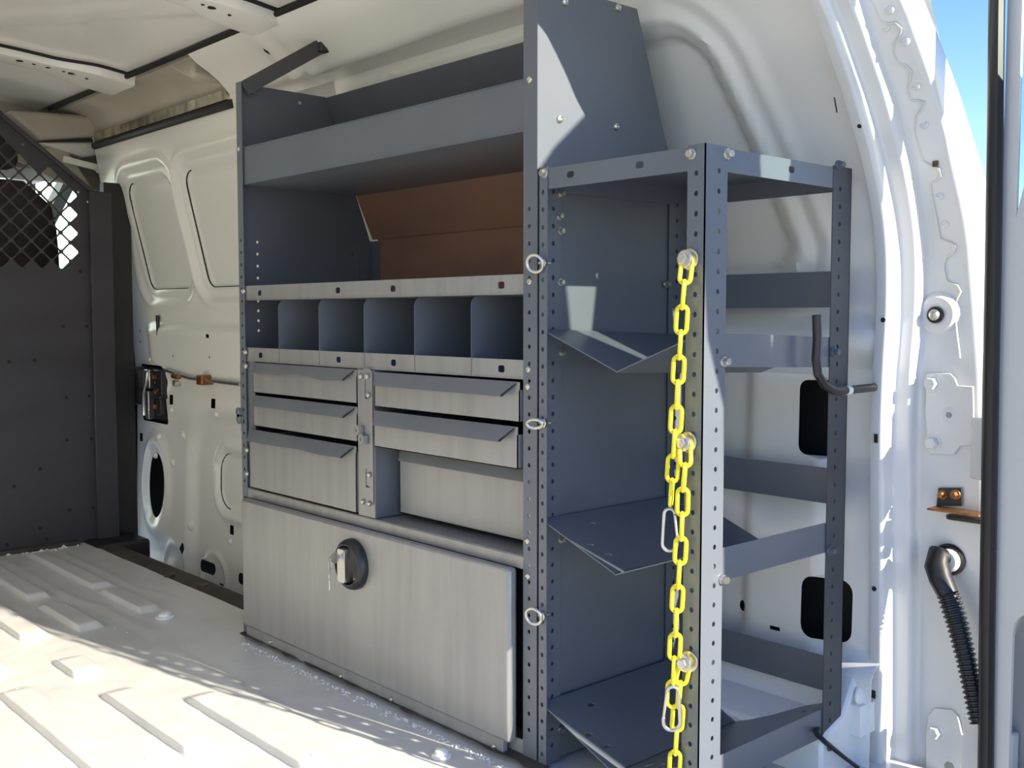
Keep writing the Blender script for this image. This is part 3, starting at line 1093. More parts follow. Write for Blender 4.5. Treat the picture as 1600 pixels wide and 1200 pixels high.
def seat(yc, label):
    t = thing('cab_seat', label, 'seat', (-2.45, yc, 0.2), 'cab seats')
    rows = []
    for k in range(13):
        z = 0.25 + 0.85 * k / 12
        w = interp(z, [(0.25, .22), (0.5, .255), (0.85, .25), (1.0, .235), (1.06, .21), (1.10, .14)])
        th = interp(z, [(0.25, .09), (0.9, .065), (1.05, .05), (1.10, .02)])
        lean = (z - 0.25) * 0.10
        rows.append([(-2.42 + lean + th * math.cos(a) * .9, yc + math.copysign(abs(math.sin(a)) ** 0.6, math.sin(a)) * w, z) for a in [2 * PI * j / 24 for j in range(24)]])
    mb = MB().loft(rows, closed=True)
    mb.add(rows[-1], [tuple(range(24))])
    mb.build('backrest', 'seat_cloth', t, angle=60)
    mb = MB().box(-2.95, -2.42, yc - .24, yc + .24, 0.2, 0.42)
    mb.build('seat_cushion', 'seat_cloth', t, bevel=.05)
    mb = MB().box(-2.37, -2.29, yc - .12, yc + .12, 1.13, 1.24)
    mb.build('headrest', 'seat_cloth', t, bevel=.03)
    for s in (-.06, .06):
        MB().tube([(-2.34, yc + s, 1.05), (-2.335, yc + s, 1.16)], .006, 8).build('headrest_post', 'steel', t)


seat(-0.12, 'dark cloth passenger seat behind the mesh, beside the bright side window')
seat(-0.78, 'dark cloth driver seat behind the partition, beside the other cab seat')

# ------------------------------------------------------------------ shelving unit
UNIT = thing('shelving_unit', 'blue-grey steel van shelving unit with drawers and locker', 'shelving', (-0.456, 0.15, 0.0))
UX0, UX1 = -0.914, 0.0
T = 0.0016
PROFILE = [(0.0, 0.004), (0.342, 0.004), (0.342, 0.815), (0.327, 0.866), (0.215, 1.169), (0.0, 1.169)]


def end_panel(x, sgn, holes):
    """sheet in the Y-Z plane with a front flange"""
    mb = MB()
    mb.plate(PROFILE, holes, (x, 0, 0), VY, VZ, T)
    return mb


HP = 0.0254
lh = []
for z in [0.841 - HP * k for k in range(0, 5)] + [0.716 - HP * .83 * k for k in range(4)]:
    lh.append(circle(0.042, z, 0.0032, 8))
for z in [0.850 - HP * k for k in range(0, 4)]:
    lh.append(circle(0.282, z, 0.0032, 8))
lh.append(circle(0.150, 1.148, 0.0042, 10))
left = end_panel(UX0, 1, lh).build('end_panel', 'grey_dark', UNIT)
right = end_panel(UX1 - T, 1, [circle(.040 + .0, z, .003, 8) for z in ()]).build('end_panel', 'grey_coat', UNIT)


def hole_col(u, zs_, r=.0031, n=8):
    return [circle(u, z, r, n, r * 1.12) for z in zs_]


# front flanges with punched holes
zr = [0.842 - HP * k for k in range(33) if 0.842 - HP * k > 0.03]
mb = MB().plate([(0, .004), (.030, .004), (.030, 1.169), (0, 1.169)], hole_col(.013, zr), (UX1 - .030, 0, 0), VX, VZ, T)
fl_r = mb.build('front_flange', 'grey_coat', UNIT)
zl = [0.842 - HP * k for k in range(33) if 0.842 - HP * k > 0.31]
mb = MB().plate([(0, .30), (.022, .30), (.022, 1.169), (0, 1.169)], hole_col(.011, zl, .0035), (UX0, 0, 0), VX, VZ, T)
fl_l = mb.build('front_flange', 'grey_coat', UNIT)


def screw(mb, p, axis, r=.0055):
    mb.lathe(p, axis, [(r, -.001), (r, .001), (r * .85, .003), (r * .45, .0042), (r * .3, .0034)], 14)


for px, py in ((829, 125), (829, 440), (827, 577), (826, 604), (825, 845), (826, 900), (824, 1188)):
    p = onY(0, px, py)
    m2 = MB()
    screw(m2, (p.x, -.0005, p.z), (0, -1, 0))
    m2.build('screw', 'zinc', UNIT)
for px, py in ((373, 233), (381, 455), (384, 550), (385, 572), (387, 703), (387, 740)):
    p = onY(0, px, py)
    m2 = MB()
    screw(m2, (p.x, -.0005, p.z), (0, -1, 0), .006)
    m2.build('screw', 'zinc', UNIT)
for px, py in ((874, 186), (962, 198), (965, 12), (882, 3)):
    p = onX(0, px, py)
    m2 = MB()
    screw(m2, (.0005, p.y, p.z), (1, 0, 0), .0062)
    m2.build('screw', 'zinc', UNIT)
p = onX(-.90, 396, 142)
m2 = MB()
hexbolt(m2, (UX0 + T, p.y, p.z), (1, 0, 0), .008, .010)
m2.build('brace_bolt', 'grey_dark', UNIT)

# shelves: floor, front lip, back upstand
XI0, XI1 = UX0 + T, UX1 - T


def shelf(zb, zt, depth, name, m, slots=(), back=0.0, slant=0.0):
    mb = MB()
    mb.plate([(XI0, zb), (XI1, zb), (XI1, zt), (XI0, zt)] if not slots else [(XI0, zb), (XI1, zb), (XI1, zt), (XI0, zt)],
             [rrect(x - .0075, x + .0075, (zb + zt) / 2 - .006, (zb + zt) / 2 + .005, .003, 2) for x in slots], (0, 0.003, 0), VX, VZ, -0.0014)
    mb.box(XI0, XI1, 0.0015, depth, zb, zb + T)
    if zt - zb > .05:
        mb.box(XI0, XI1, 0.0015, 0.010, zt - T, zt)
    return mb


mb = shelf(0.957, 1.034, 0.292, 'top_shelf', 'grey_coat')
mb.build('top_shelf', 'grey_coat', UNIT)
# back upstand of top shelf, leaning with the panels
mb = MB()
y0b, z0b, y1b, z1b = 0.293, 0.957, 0.2135, 1.166
mb.add([(XI0, y0b, z0b), (XI1, y0b, z0b), (XI1, y1b, z1b), (XI0, y1b, z1b), (XI0, y0b - .002, z0b), (XI1, y0b - .002, z0b), (XI1, y1b - .002, z1b), (XI0, y1b - .002, z1b)],
       [(0, 1, 2, 3), (4, 5, 6, 7), (0, 1, 5, 4), (2, 3, 7, 6), (1, 2, 6, 5), (0, 3, 7, 4)])
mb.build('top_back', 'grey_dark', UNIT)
SL = [(-.836), (-.542), (-.368), (-.085)]
shelf(0.717, 0.747, 0.338, '', '', SL).build('tray_shelf', 'grey_worn_lit', UNIT)
shelf(0.589, 0.618, 0.338, '', '', SL).build('bin_tray', 'grey_worn_lit', UNIT)
# dividers of the small bins
for x in (-.760, -.6085, -.457, -.3065, -.157):
    pts = [(0.0025, 0.5905), (0.30, 0.5905), (0.30, 0.7165)] + [(0.0025 + .016 * (1 - math.cos(math.radians(90 * k / 5))), 0.7005 + .016 * math.sin(math.radians(90 * k / 5))) for k in range(5, -1, -1)]
    MB().plate(pts, [circle(.012, .612, .004, 10)] if abs(x + .157) < .01 else [], (x, 0, 0), VY, VZ, .0012).build('bin_divider', 'grey_coat', UNIT)
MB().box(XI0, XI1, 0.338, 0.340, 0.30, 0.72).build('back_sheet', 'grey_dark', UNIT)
# brown board behind the open shelf: an upright lower sheet and a leaning upper one
mb = MB().box(XI0 + .022, XI1, 0.337, 0.340, 0.719, 0.861)
mb.build('back_board', 'brown_board', UNIT)
mb = MB()
ya, za, yb, zb_ = 0.3305, 0.8595, 0.2935, 0.958
mb.add([(XI0 + .010, ya, za), (XI1, ya, za), (XI1, yb, zb_), (XI0, yb, zb_), (XI0 + .010, ya + .003, za), (XI1, ya + .003, za), (XI1, yb + .003, zb_), (XI0, yb + .003, zb_)],
       [(0, 1, 2, 3), (4, 5, 6, 7), (0, 1, 5, 4), (2, 3, 7, 6), (1, 2, 6, 5), (0, 3, 7, 4)])
mb.build('back_board', 'brown_board', UNIT)
mb = MB().box(XI0, XI0 + .0015, .30, .338, .735, .856).box(XI0, XI0 + .030, .3355, .337, .735, .856)
mb.build('back_bracket', 'grey_dark', UNIT)
# brace to the roof rail
a = onX(-0.905, 402, 134)
b = onY(0.155, 497, 72)
mb = MB()
mb.bar((UX0 + .010, .012, 1.158), b + Vector((0.012, 0.01, .004)), .004, .030, up=Vector((0, -.5, 1)))
brace = mb.build('roof_brace', 'grey_dark', UNIT)
brace.data.materials[0] = MATS['charcoal']
MB().box(b.x - .005, b.x + .02, b.y - .005, b.y + .02, b.z - .014, b.z + .012).build('brace_tab', 'charcoal', brace, bevel=.002)

# drawers
def drawer(x0, x1, z0, z1, y, lip, name='drawer', depth=.30, wavy=0.0):
    d = MB()
    d.box(x0, x1, y, y + .0016, z0, z1)
    d.box(x0, x0 + .0014, y, y + depth, z0, z1 - .012)
    d.box(x1 - .0014, x1, y, y + depth, z0, z1 - .012)
    d.box(x0, x1, y, y + depth, z0, z0 + .0014)
    ob = d.build(name, 'grey_worn_lit', UNIT)
    # pull: a trapezoid folded out and down from the top edge
    m2 = MB()
    n = 14
    top, bot = [], []
    for i in range(n + 1):
        t = i / n
        top.append((x0 + .004 + (x1 - x0 - .008) * t, y - .001, z1 + .0005))
        wv = wavy * (math.exp(-((t - .55) / .12) ** 2) - .6 * math.exp(-((t - .8) / .08) ** 2))
        bot.append((x0 + .022 + (x1 - x0 - .044) * t, y - lip * .72, z1 - lip * .78 + wv))
    edge = [(p[0], p[1] - .0012, p[2] - .0035) for p in bot]
    edge2 = [(p[0], p[1] + .002, p[2] - .0035) for p in bot]
    top2 = [(p[0], p[1] + .002, p[2] - .003) for p in top]
    m2.loft([top, bot, edge, edge2, top2])
    m2.build('drawer_pull', 'pull_shade', ob, angle=25)
    return ob


drawer(-.862, -.476, .525, .587, -.001, .022, wavy=.004)
drawer(-.862, -.476, .455, .519, -.001, .022)
drawer(-.878, -.478, .324, .447, -.003, .024, wavy=.002)
drawer(-.415, -.036, .524, .585, -.004, .024)
drawer(-.415, -.038, .453, .517, -.006, .025)
drawer(-.405, -.006, .330, .452, .042, .026)
# left inner stile, centre stile with latch strap
MB().box(XI0, XI0 + .050, .004, .006, .30, .59).build('stile', 'grey_coat', UNIT)
mb = MB().box(-.474, -.4225, -.0005, .0015, .322, .588)
stile = mb.build('stile', 'grey_worn_lit', UNIT)
MB().box(-.4240, -.4225, .0015, .33, .322, .588).box(-.474, -.4725, .0015, .33, .322, .588).build('stile_side', 'grey_coat', UNIT)


def lslot(x, z, s=1):
    return [(x - .004, z + .022), (x - .001, z + .022), (x - .001, z - .008), (x + .009, z - .008), (x + .009, z - .012), (x - .004, z - .012)]


px_ = -.437
mb = MB().plate(rrect(-.456, -.4235, .345, .590, .010), [lslot(px_ - .005, .548), lslot(px_ - .005, .388)], (0, -.004, 0), VX, VZ, -.002)
strap = mb.build('latch_strap', 'grey_worn_lit', UNIT)
for px, py in ((564, 588), (574, 588), (576, 617), (577, 742), (567, 784), (577, 787)):
    p = onY(-.006, px, py)
    m2 = MB()
    screw(m2, (p.x, -.006, p.z), (0, -1, 0), .0052)
    m2.build('strap_screw', 'steel', strap)
for (px, py) in ((561, 672), (568, 686)):
    p = onY(-.008, px, py)
    m2 = MB().plate(circle(p.x, p.z, .0095, 14), [circle(p.x, p.z, .0035, 8)], (0, -.012, 0), VX, VZ, .002)
    m2.box(p.x - .002, p.x + .011, -.012, -.006, p.z - .009, p.z + .007)
    m2.build('hasp_tab', 'grey_worn_lit', strap)
for (px, py) in ((373, 644), (374, 655)):
    p = onY(-.004, px, py)
    m2 = MB().plate(circle(p.x, p.z, .0105, 14), [circle(p.x, p.z, .004, 8)], (0, -.004, 0), VX, VZ, .002)
    m2.box(p.x, p.x + .014, -.004, -.002, p.z - .0095, p.z + .0095)
    m2.build('hasp_tab', 'grey_coat', UNIT)
mb = MB().box(UX0 - .001, UX0 + .002, -.002, .006, .44, .585)
mb.build('edge_strip', 'grey_coat', UNIT)

# locker: top ledge, carcass, drop-down door with lock, hinge strip
mb = MB()
mb.box(XI0, XI1, -.0005, .338, .318, .3205)
mb.box(XI0, XI1, -.0005, .0015, .300, .320)
mb.build('locker_top', 'grey_worn_lit', UNIT, bevel=.0006)
MB().box(XI0, XI1, .0, .002, .004, .034).build('locker_plinth', 'grey_worn_lit', UNIT)
MB().box(XI0 + .004, XI1 - .004, .03, .034, .034, .318).build('locker_back', 'cavity', UNIT)
mb = MB()
DX0, DX1, DZ0, DZ1, DY = -.884, -.040, .030, .302, -.022
mb.box(DX0, DX1, DY, -.003, DZ0, DZ1)
ldoor = mb.build('locker_door', 'grey_worn_lit', UNIT, bevel=.006)
MB().box(DX0 + .006, DX1 - .02, -.016, -.0065, .007, .0325).build('hinge_leaf', 'grey_worn_lit', UNIT, bevel=.001)
MB().box(-.905, -.870, -.010, -.002, .008, .045).build('corner_bracket', 'grey_dark', UNIT, bevel=.002)
for px, py in ((423, 1003), (533, 1057), (612, 1095), (772, 1175)):
    p = onY(-.017, px, py)
    m2 = MB()
    screw(m2, (p.x, -.0162, min(.026, max(.014, p.z))), (0, -1, 0), .0045)
    m2.build('hinge_screw', 'zinc', UNIT)
# paddle lock
p = onY(DY, 553, 881)
lock = MB().lathe((p.x, DY, p.z), (0, -1, 0), [(.0465, -.001), (.0465, .007), (.044, .013), (.038, .0175), (.036, .0175), (.033, .012), (.0325, .002), (.031, .0015)], 40).build('paddle_lock', 'black_plastic', ldoor)
lock.scale = (1, 1, 1)
mb = MB().plate(rrect(p.x - .012, p.x + .012, p.z - .030, p.z + .031, .006), [], (0, DY - .016, 0), VX, VZ, .012)
mb.build('lock_paddle', 'steel', lock, bevel=.002)
mb = MB().lathe((p.x, DY - .015, p.z + .018), (0, -1, 0), [(.010, 0), (.010, .004), (.008, .005), (.007, .0042)], 20)
mb.build('lock_cylinder', 'steel', lock)
mb = MB().plate([(.006, -.028), (.028, -.020), (.029, .014), (.014, .024)], [], (p.x, DY - .004, p.z), VX, VZ, .002)
mb.build('lock_plate', 'zinc', lock)
# keys left in the lock
KEYS = thing('key_ring', 'two small keys on a wire ring hanging from the locker lock', 'keys', (p.x, DY - .03, p.z))
kp = Vector((p.x, DY - .020, p.z + .018))
mb = MB().bar(kp, kp + Vector((0, -.012, 0)), .0018, .006)
mb.lathe(kp + Vector((-.0009, -.020, -.001)), VX, [(.0095, 0), (.0095, .0018)], 18)
mb.build('key', 'steel', KEYS)
rc = kp + Vector((0.0, -.030, -.010))
MB().tube([rc + Vector((.006 * math.sin(a), -.011 * math.sin(a) * .6, .011 * math.cos(a))) for a in [2 * PI * k / 24 for k in range(24)]], .0009, 6, closed=True).build('ring', 'steel', KEYS)
k2 = rc + Vector((0, -.001, -.011))
mb = MB().plate(circle(0, -.010, .0062, 14, .0085), [circle(0, -.0045, .0014, 8)], k2, Vector((.8, -.6, 0)), VZ, .0016)
mb.plate([(-.0022, -.034), (.0016, -.036), (.0022, -.017), (-.0024, -.017)], [], k2, Vector((.8, -.6, 0)), VZ, .0016)
mb.build('key', 'zinc', KEYS)

# ------------------------------------------------------------------ tank rack at the end of the unit
RACK = thing('tank_rack', 'blue-grey perforated steel rack with V-shaped cylinder trays', 'rack', (0.155, 0.17, 0.0))
RX0, RX1, RY1, RZ1 = 0.003, 0.305, 0.345, 0.900
zh = [0.864 - HP * k for k in range(34) if 0.864 - HP * k > 0.02]
FA, FB = 0.028, 0.046


def post(xc, yc, dx, dy, fa, fb, m='grey_coat'):
    """L post: flange of width fa along X (dx) and fb along Y (dy), corner at (xc, yc)"""
    mb = MB()
    u = FA
    mb.plate([(0, .002), (fa, .002), (fa, RZ1), (0, RZ1)] if dx > 0 else [(-fa, .002), (0, .002), (0, RZ1), (-fa, RZ1)],
             hole_col(dx * fa * .50, zh, .0032, 10), (xc, yc, 0), VX, VZ, -T * dy)
    mb.plate([(0, .002), (fb, .002), (fb, RZ1), (0, RZ1)] if dy > 0 else [(-fb, .002), (0, .002), (0, RZ1), (-fb, RZ1)],
             hole_col(dy * fb * .62, [z + .004 for z in zh], .0032, 10), (xc, yc, 0), VY, VZ, T * dx)
    return mb.build('post', m, RACK)


post(RX0, -.0018, 1, 1, 0.018, FB)
post(RX1, -.0018, -1, 1, FA, FB)
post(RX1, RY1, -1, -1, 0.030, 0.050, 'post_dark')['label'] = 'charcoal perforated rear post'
post(RX0, RY1, 1, -1, 0.030, 0.050)
# top shelf with turned-down lips and slots
mb = MB()
mb.box(RX0 + T, RX1 - T, T, RY1 - T, RZ1 - .004, RZ1 - .0024)
zc = RZ1 - .016
slot = lambda u: rrect(u - .007, u + .007, zc - .004, zc + .005, .003, 2)
mb.plate([(RX0 + .018, RZ1 - .032), (RX1 - FA, RZ1 - .032), (RX1 - FA, RZ1 - .002), (RX0 + .018, RZ1 - .002)], [slot(.066), slot(.195)], (0, .0002, 0), VX, VZ, -.0014)
mb.plate([(.040, RZ1 - .032), (RY1 - .044, RZ1 - .032), (RY1 - .044, RZ1 - .002), (.040, RZ1 - .002)], [slot(.19)], (RX1 - .0022, 0, 0), VY, VZ, .0014)
mb.box(RX0 + .018, RX1 - .03, RY1 - .003, RY1 - .0016, RZ1 - .032, RZ1 - .002)
mb.box(RX0 + .0016, RX0 + .003, .04, RY1 - .04, RZ1 - .032, RZ1 - .002)
mb.build('top_shelf', 'grey_coat', RACK)


def oval(cx, cy, a, b, n=12):
    return circle(cx, cy, a, n, b)


def vtray(zt, zbot, drop=0.0, holes=True):
    """V cradle: outer vertical flanges, two sloping wings; drop = how much lower the back sits"""
    xl, xm, xr = RX0 + .0035, 0.154, RX1 - .0035
    mb = MB()
    yA, yB = .001, RY1 - .003
    dpt = Vector((0, 1, -drop / (yB - yA))).normalized()
    L = (yB - yA)

    def wing(xa, za, xb, zb, sgn):
        U = Vector((xb - xa, 0, zb - za))
        W = U.length
        U.normalize()
        hs = []
        if holes:
            for (u, v) in ((.035, .075), (.085, .022), (.115, .030)):
                hs.append(oval(u, v, .004, .007))
            hs.append(oval(.03, L - .05, .004, .007))
        mb.plate([(0, 0), (W, 0), (W, L), (0, L)], hs, (xa, yA, za), U, dpt, .0016)

    wing(xl, zt, xm, zbot, 1)
    wing(xr, zt, xm, zbot, -1)
    for x in (xl - .0014, xr):
        ofs = [(0, -.044), (L - .0, -.044), (L, 0), (0, 0)]
        mb.plate(ofs, [], (x, yA, zt), dpt, VZ, .0014)
    return mb.build('cylinder_tray', 'grey_coat', RACK)


vtray(.664, .608, drop=.012, holes=False)
vtray(.381, .326)
vtray(.102, .042)
for zt in (.751, .455, .166):
    MB().box(RX0 + .004, RX1 - .004, RY1 - .005, RY1 - .0032, zt - .054, zt).build('back_strap', 'grey_coat', RACK)
# bolts
for px, py in ((1135, 241), (1130, 565), (1128, 905)):
    p = onX(RX1, px, py)
    m2 = MB()
    hexbolt(m2, (RX1 + .0002, p.y, p.z), VX, .0055, .008, 1.3)
    m2.build('bolt', 'zinc', RACK)
for px, py in ((1310, 258), (1302, 550), (1296, 860), (1290, 1166)):
    p = onX(RX1, px, py)
    m2 = MB()
    hexbolt(m2, (RX1 + .0002, p.y, p.z), VX, .0055, .008, 1.3)
    m2.build('bolt', 'grey_dark', RACK)
for px, py in ((1081, 241), (851, 271)):
    p = onY(-.002, px, py)
    m2 = MB()
    hexbolt(m2, (p.x, -.0018, p.z), (0, -1, 0), .0055, .007, 1.3)
    m2.build('bolt', 'zinc', RACK)
for px, py in ((876, 303), (875, 361), (875, 441), (877, 551), (876, 843), (875, 1140), (873, 338), (1041, 444)):
    p = onX(RX0 + .002, px, py)
    m2 = MB()
    hexbolt(m2, (RX0 + .0016, p.y, p.z), VX, .0045, .007, 1.3)
    m2.build('bolt', 'zinc', RACK)

# eye bolts tying the rack to the unit
for px, py, tilt in ((838, 412, .5), (838, 662, .9), (836, 963, .35)):
    c = onY(-.012, px - 2, py)
    b0 = onY(-.002, px + 13, py - 1)
    m2 = MB()
    ax = Vector((math.cos(tilt), -math.sin(tilt), 0))
    u = Vector((.90, .40, .0)).normalized()
    v = Vector((.25, -.25, .94)).normalized() if tilt > .6 else Vector((0, -.2, .98)).normalized()
    R_ = .0125
    s = 0.55 if tilt > .6 else 1.0
    ring = [c + u * (R_ * math.cos(a)) + v * (R_ * s * math.sin(a)) for a in [2 * PI * k / 22 for k in range(22)]]
    m2.tube(ring, .0027, 8, closed=True)
    m2.tube([c + u * R_, b0 + Vector((-.004, -.006, 0)), b0, b0 + Vector((.001, .010, 0))], .0027, 8)
    m2.lathe(b0 + Vector((0, .0005, 0)), (0, -1, 0), [(.0072, 0), (.0072, .0045), (.005, .005)], 6)
    m2.build('eye_bolt', 'zinc', RACK)

# ------------------------------------------------------------------ yellow chains
LINK_L, LINK_W, LINK_R = .0405, .0195, .0029
PITCH_L = .0318
me_link = None


def link_mesh():
    h, w = (LINK_L - 2 * LINK_R) / 2, (LINK_W - 2 * LINK_R) / 2
    st = h - w
    pts = []
    for k in range(9):
        a = PI * k / 8
        pts.append((w * math.cos(a), 0, st + w * math.sin(a)))
    for k in range(9):
        a = PI + PI * k / 8
        pts.append((w * math.cos(a), 0, -st + w * math.sin(a)))
    me = MB().tube(pts, LINK_R, 8, closed=True).build('chain_link', 'yellow_plastic')
    m = me.data
    bpy.data.objects.remove(me)
    return m


me_link = link_mesh()


def chain(label, pts, start_ang=0.0, jitter=.12):
    """pts: polyline the links follow (top to bottom)"""
    pts = [Vector(p) for p in pts]
    t = thing('chain', label, 'chain', pts[0], 'yellow chains on the rack post')
    dist = [0]
    for a, b in zip(pts, pts[1:]):
        dist.append(dist[-1] + (b - a).length)

    def at(s):
        for i in range(len(pts) - 1):
            if s <= dist[i + 1]:
                return pts[i].lerp(pts[i + 1], (s - dist[i]) / (dist[i + 1] - dist[i]))
        return pts[-1]

    s, i = LINK_L * .5 - LINK_R, 0
    r = random.Random(len(label))
    while s + PITCH_L * .4 < dist[-1]:
        c = at(s)
        d = (at(min(dist[-1], s + .012)) - at(max(0, s - .012))).normalized()
        z = -d
        base = Vector((math.cos(start_ang + (PI / 2 if i % 2 else 0) + r.uniform(-jitter, jitter)), math.sin(start_ang + (PI / 2 if i % 2 else 0)), 0))
        x = (base - z * base.dot(z)).normalized()
        y = z.cross(x)
        o = bpy.data.objects.new('chain_link', me_link)
        COL.objects.link(o)
        o.parent = t
        o.matrix_parent_inverse = Matrix.Translation(-t.location)
        o.matrix_basis = Matrix(((x.x, y.x, z.x, c.x), (x.y, y.y, z.y, c.y), (x.z, y.z, z.z, c.z), (0, 0, 0, 1)))
        s += PITCH_L
        i += 1
    return t, at(s - PITCH_L * .5)


def chain_bolt(px, py):
    p = onY(-.006, px, py)
    b = MB()
    b.lathe((p.x, -.0022, p.z), (0, -1, 0), [(.0135, 0), (.0135, .0022), (.012, .0028)], 20)
    b.lathe((p.x, -.0050, p.z), (0, -1, 0), [(.0045, 0), (.0045, .010), (.0045, .010)], 12)
    b.lathe((p.x, -.0130, p.z), (0, -1, 0), [(.0115, 0), (.0115, .002), (.0105, .003)], 20)
    b.lathe((p.x, -.0155, p.z), (0, -1, 0), [(.007, 0), (.007, .006), (.0055, .007)], 6)
    b.build('chain_bolt', 'zinc', RACK)
    return Vector((p.x, -.0092, p.z))


def on_strand(l, y=-.014):
    return [onY(y, *q) for q in l]


cb1, cb2, cb3 = chain_bolt(1076, 405), chain_bolt(1073, 691), chain_bolt(1075, 1034)
c1, e1 = chain('yellow plastic chain on the highest post bolt, ending in a carabiner', [cb1 + Vector((.001, 0, .003))] + on_strand([(1068, 455), (1065, 500), (1060, 580), (1056, 660), (1052, 720), (1047, 800)], -.019), .62)
c2, e2 = chain('yellow plastic chain on the middle post bolt, ending in the lower carabiner', [cb2 + Vector((.0, 0, .003))] + on_strand([(1071, 722), (1067, 770), (1065, 830), (1062, 880), (1058, 940), (1055, 1000), (1052, 1060), (1050, 1110)], -.018), .62)
c3, e3 = chain('yellow plastic chain on the lowest post bolt, hanging to the floor', [cb3 + Vector((-.001, 0, .003))] + on_strand([(1064, 1065), (1059, 1120), (1054, 1200), (1052, 1290)], -.010) + [onY(-.010, 1052, 1290) + Vector((0, 0, -.005))], .62)


def carabiner(px, py, h, w, ang, label):
    c = onY(-.023, px, py)
    t = thing('carabiner', label, 'carabiner', c)
    u = Vector((math.cos(ang), math.sin(ang), 0))
    pts = []
    hh, r1, r2 = h / 2, w * .36, w / 2
    for k in range(9):
        a = PI * k / 8
        pts.append((r1 * math.cos(a) - .001, hh - r1 + r1 * math.sin(a)))
    for k in range(9):
        a = PI + PI * k / 8
        pts.append((r2 * math.cos(a), -hh + r2 + r2 * math.sin(a)))
    path = [c + u * p[0] + VZ * p[1] for p in pts]
    body = MB()
    body.tube(path[:9] + path[9:] + [path[17] + VZ * .004], .0024, 8)
    body.tube([path[17] + VZ * .004, path[17] + VZ * .004 + u * 0.0001 + VZ * .002], .0024, 8)
    body.build('carabiner_body', 'steel', t)
    MB().tube([path[17] + VZ * .005, path[0] - VZ * .001], .0019, 8).build('carabiner_gate', 'zinc', t)


carabiner(1047, 828, .055, .019, PI * .25, 'steel snap carabiner at the end of the upper yellow chain')
carabiner(1050, 1107, .058, .022, PI * .25 + PI, 'steel snap carabiner hanging lower down, beside the lowest bolt')

# ------------------------------------------------------------------ hook rod and cable behind the rack
a = [onX(RX1 + .019, *q) for q in ((1276, 492), (1277, 530), (1275, 560), (1278, 585), (1288, 601), (1303, 610), (1322, 610), (1340, 608), (1368, 605))]
HOOK = thing('hook_rod', 'black bent steel hook rod crossing the rear rack post', 'rod', a[-1])
MB().tube(a, .0062, 12).build('rod', 'black_plastic', HOOK)
d = (a[7] - a[5]).normalized()
MB().tube([a[6] - d * .001, a[6] + d * .010], .0066, 12).build('collar', 'paint_chip', HOOK)
p0 = onX(RX1 + .012, 1274, 1143)
path = [onX(RX1 - .01, 1278, 1136), onX(RX1 + .010, 1276, 1146), onX(RX1 + .014, 1290, 1160), onX(RX1 + .016, 1320, 1184), onX(RX1 + .018, 1352, 1208), onX(RX1 + .02, 1400, 1250)]
tag(MB().tube(path, [.0045, .0045, .004, .0032, .003, .003], 8).build('cable', 'black_rubber'), 'thin black cable running over the foot of the rear rack post', 'cable')

# ------------------------------------------------------------------ corrugated door cable gaiter
g0 = jamb_face(1484, 874)
GA = thing('cable_gaiter', 'black corrugated rubber cable sleeve leaving the door jamb', 'cable sleeve', g0)
MB().lathe(g0 + Vector((0, .002, 0)), (0, -1, 0), [(.024, 0), (.024, .006), (.021, .009), (.018, .009)], 24).build('grommet', 'black_rubber', GA)
MB().lathe(g0 + Vector((.002, -.005, 0)), (0, -1, 0), [(.0175, 0), (.0175, .008), (.014, .011)], 20).build('grommet_cap', 'paint_chip', GA)
p_ = [onY(g0.y - .020, 1466, 868), onY(g0.y - .030, 1464, 885), onY(g0.y - .036, 1470, 905), onY(g0.y - .04, 1482, 930), onY(g0.y - .045, 1496, 975), onY(g0.y - .05, 1510, 1030), onY(g0.y - .055, 1520, 1080), onY(g0.y - .06, 1530, 1130)]
MB().tube([g0 + Vector((0, -.008, .004))] + p_[:4], [.012, .017, .018, .017, .015], 14).build('elbow', 'black_rubber', GA)


def resample(pts, n):
    pts = [Vector(p) for p in pts]
    ds = [0]
    for a_, b_ in zip(pts, pts[1:]):
        ds.append(ds[-1] + (b_ - a_).length)
    out = []
    for k in range(n + 1):
        s = ds[-1] * k / n
        for i in range(len(pts) - 1):
            if s <= ds[i + 1] + 1e-9:
                out.append(pts[i].lerp(pts[i + 1], (s - ds[i]) / (ds[i + 1] - ds[i])))
                break
    return out


rs = resample(p_[3:], 150)
MB().tube(rs, [(.0165 if math.cos(k * 2 * PI / 6) > -.2 else .0135) - .0035 * k / 150 for k in range(len(rs))], 16).build('bellows', 'black_rubber', GA, angle=20)

# ------------------------------------------------------------------ rear door, standing open
HINGE = onY(0.398, 1560, 600)
HINGE.z = 0.0
OPEN = math.radians(19)
DD = Vector((math.cos(OPEN), -math.sin(OPEN), 0))     # along the door, away from the hinge
DN = Vector((math.sin(OPEN), math.cos(OPEN), 0))      # outward
DOORW = 0.62
frame = [(0.0, -0.12), (DOORW - .04, -0.12), (DOORW - .02, 0.70), (DOORW - .005, 0.92), (DOORW + .065, 1.04), (DOORW + .085, 1.14), (DOORW + .09, 1.31), (DOORW + .05, 1.36), (DOORW - .1, 1.385), (0.34, 1.385), (0.0, 1.34)]  # free edge and top, out of view, shaped to cast the rack's shadow bands
quarter = [(.024, .815), (.080, 1.02), (.196, 1.165), (.322, 1.30), (.325, 1.355), (.024, 1.32)]  # made-up opening, cut so sun reaches the upper jamb flanges
sun_slit = [(DOORW - .200, 0.835), (DOORW - .168, 0.835), (DOORW - .070, 1.225), (DOORW - .090, 1.255), (DOORW - .30, 1.235), (DOORW - .315, 1.21)]  # made-up window, outline shaped for the sun slits on the rack
inner_holes = [sun_slit, quarter, rrect(.040, .30, .02, .285, .03), rrect(.36, .52, .05, .45, .05)]
mb = MB()
mb.plate(frame, inner_holes, HINGE, DD, VZ, .004)
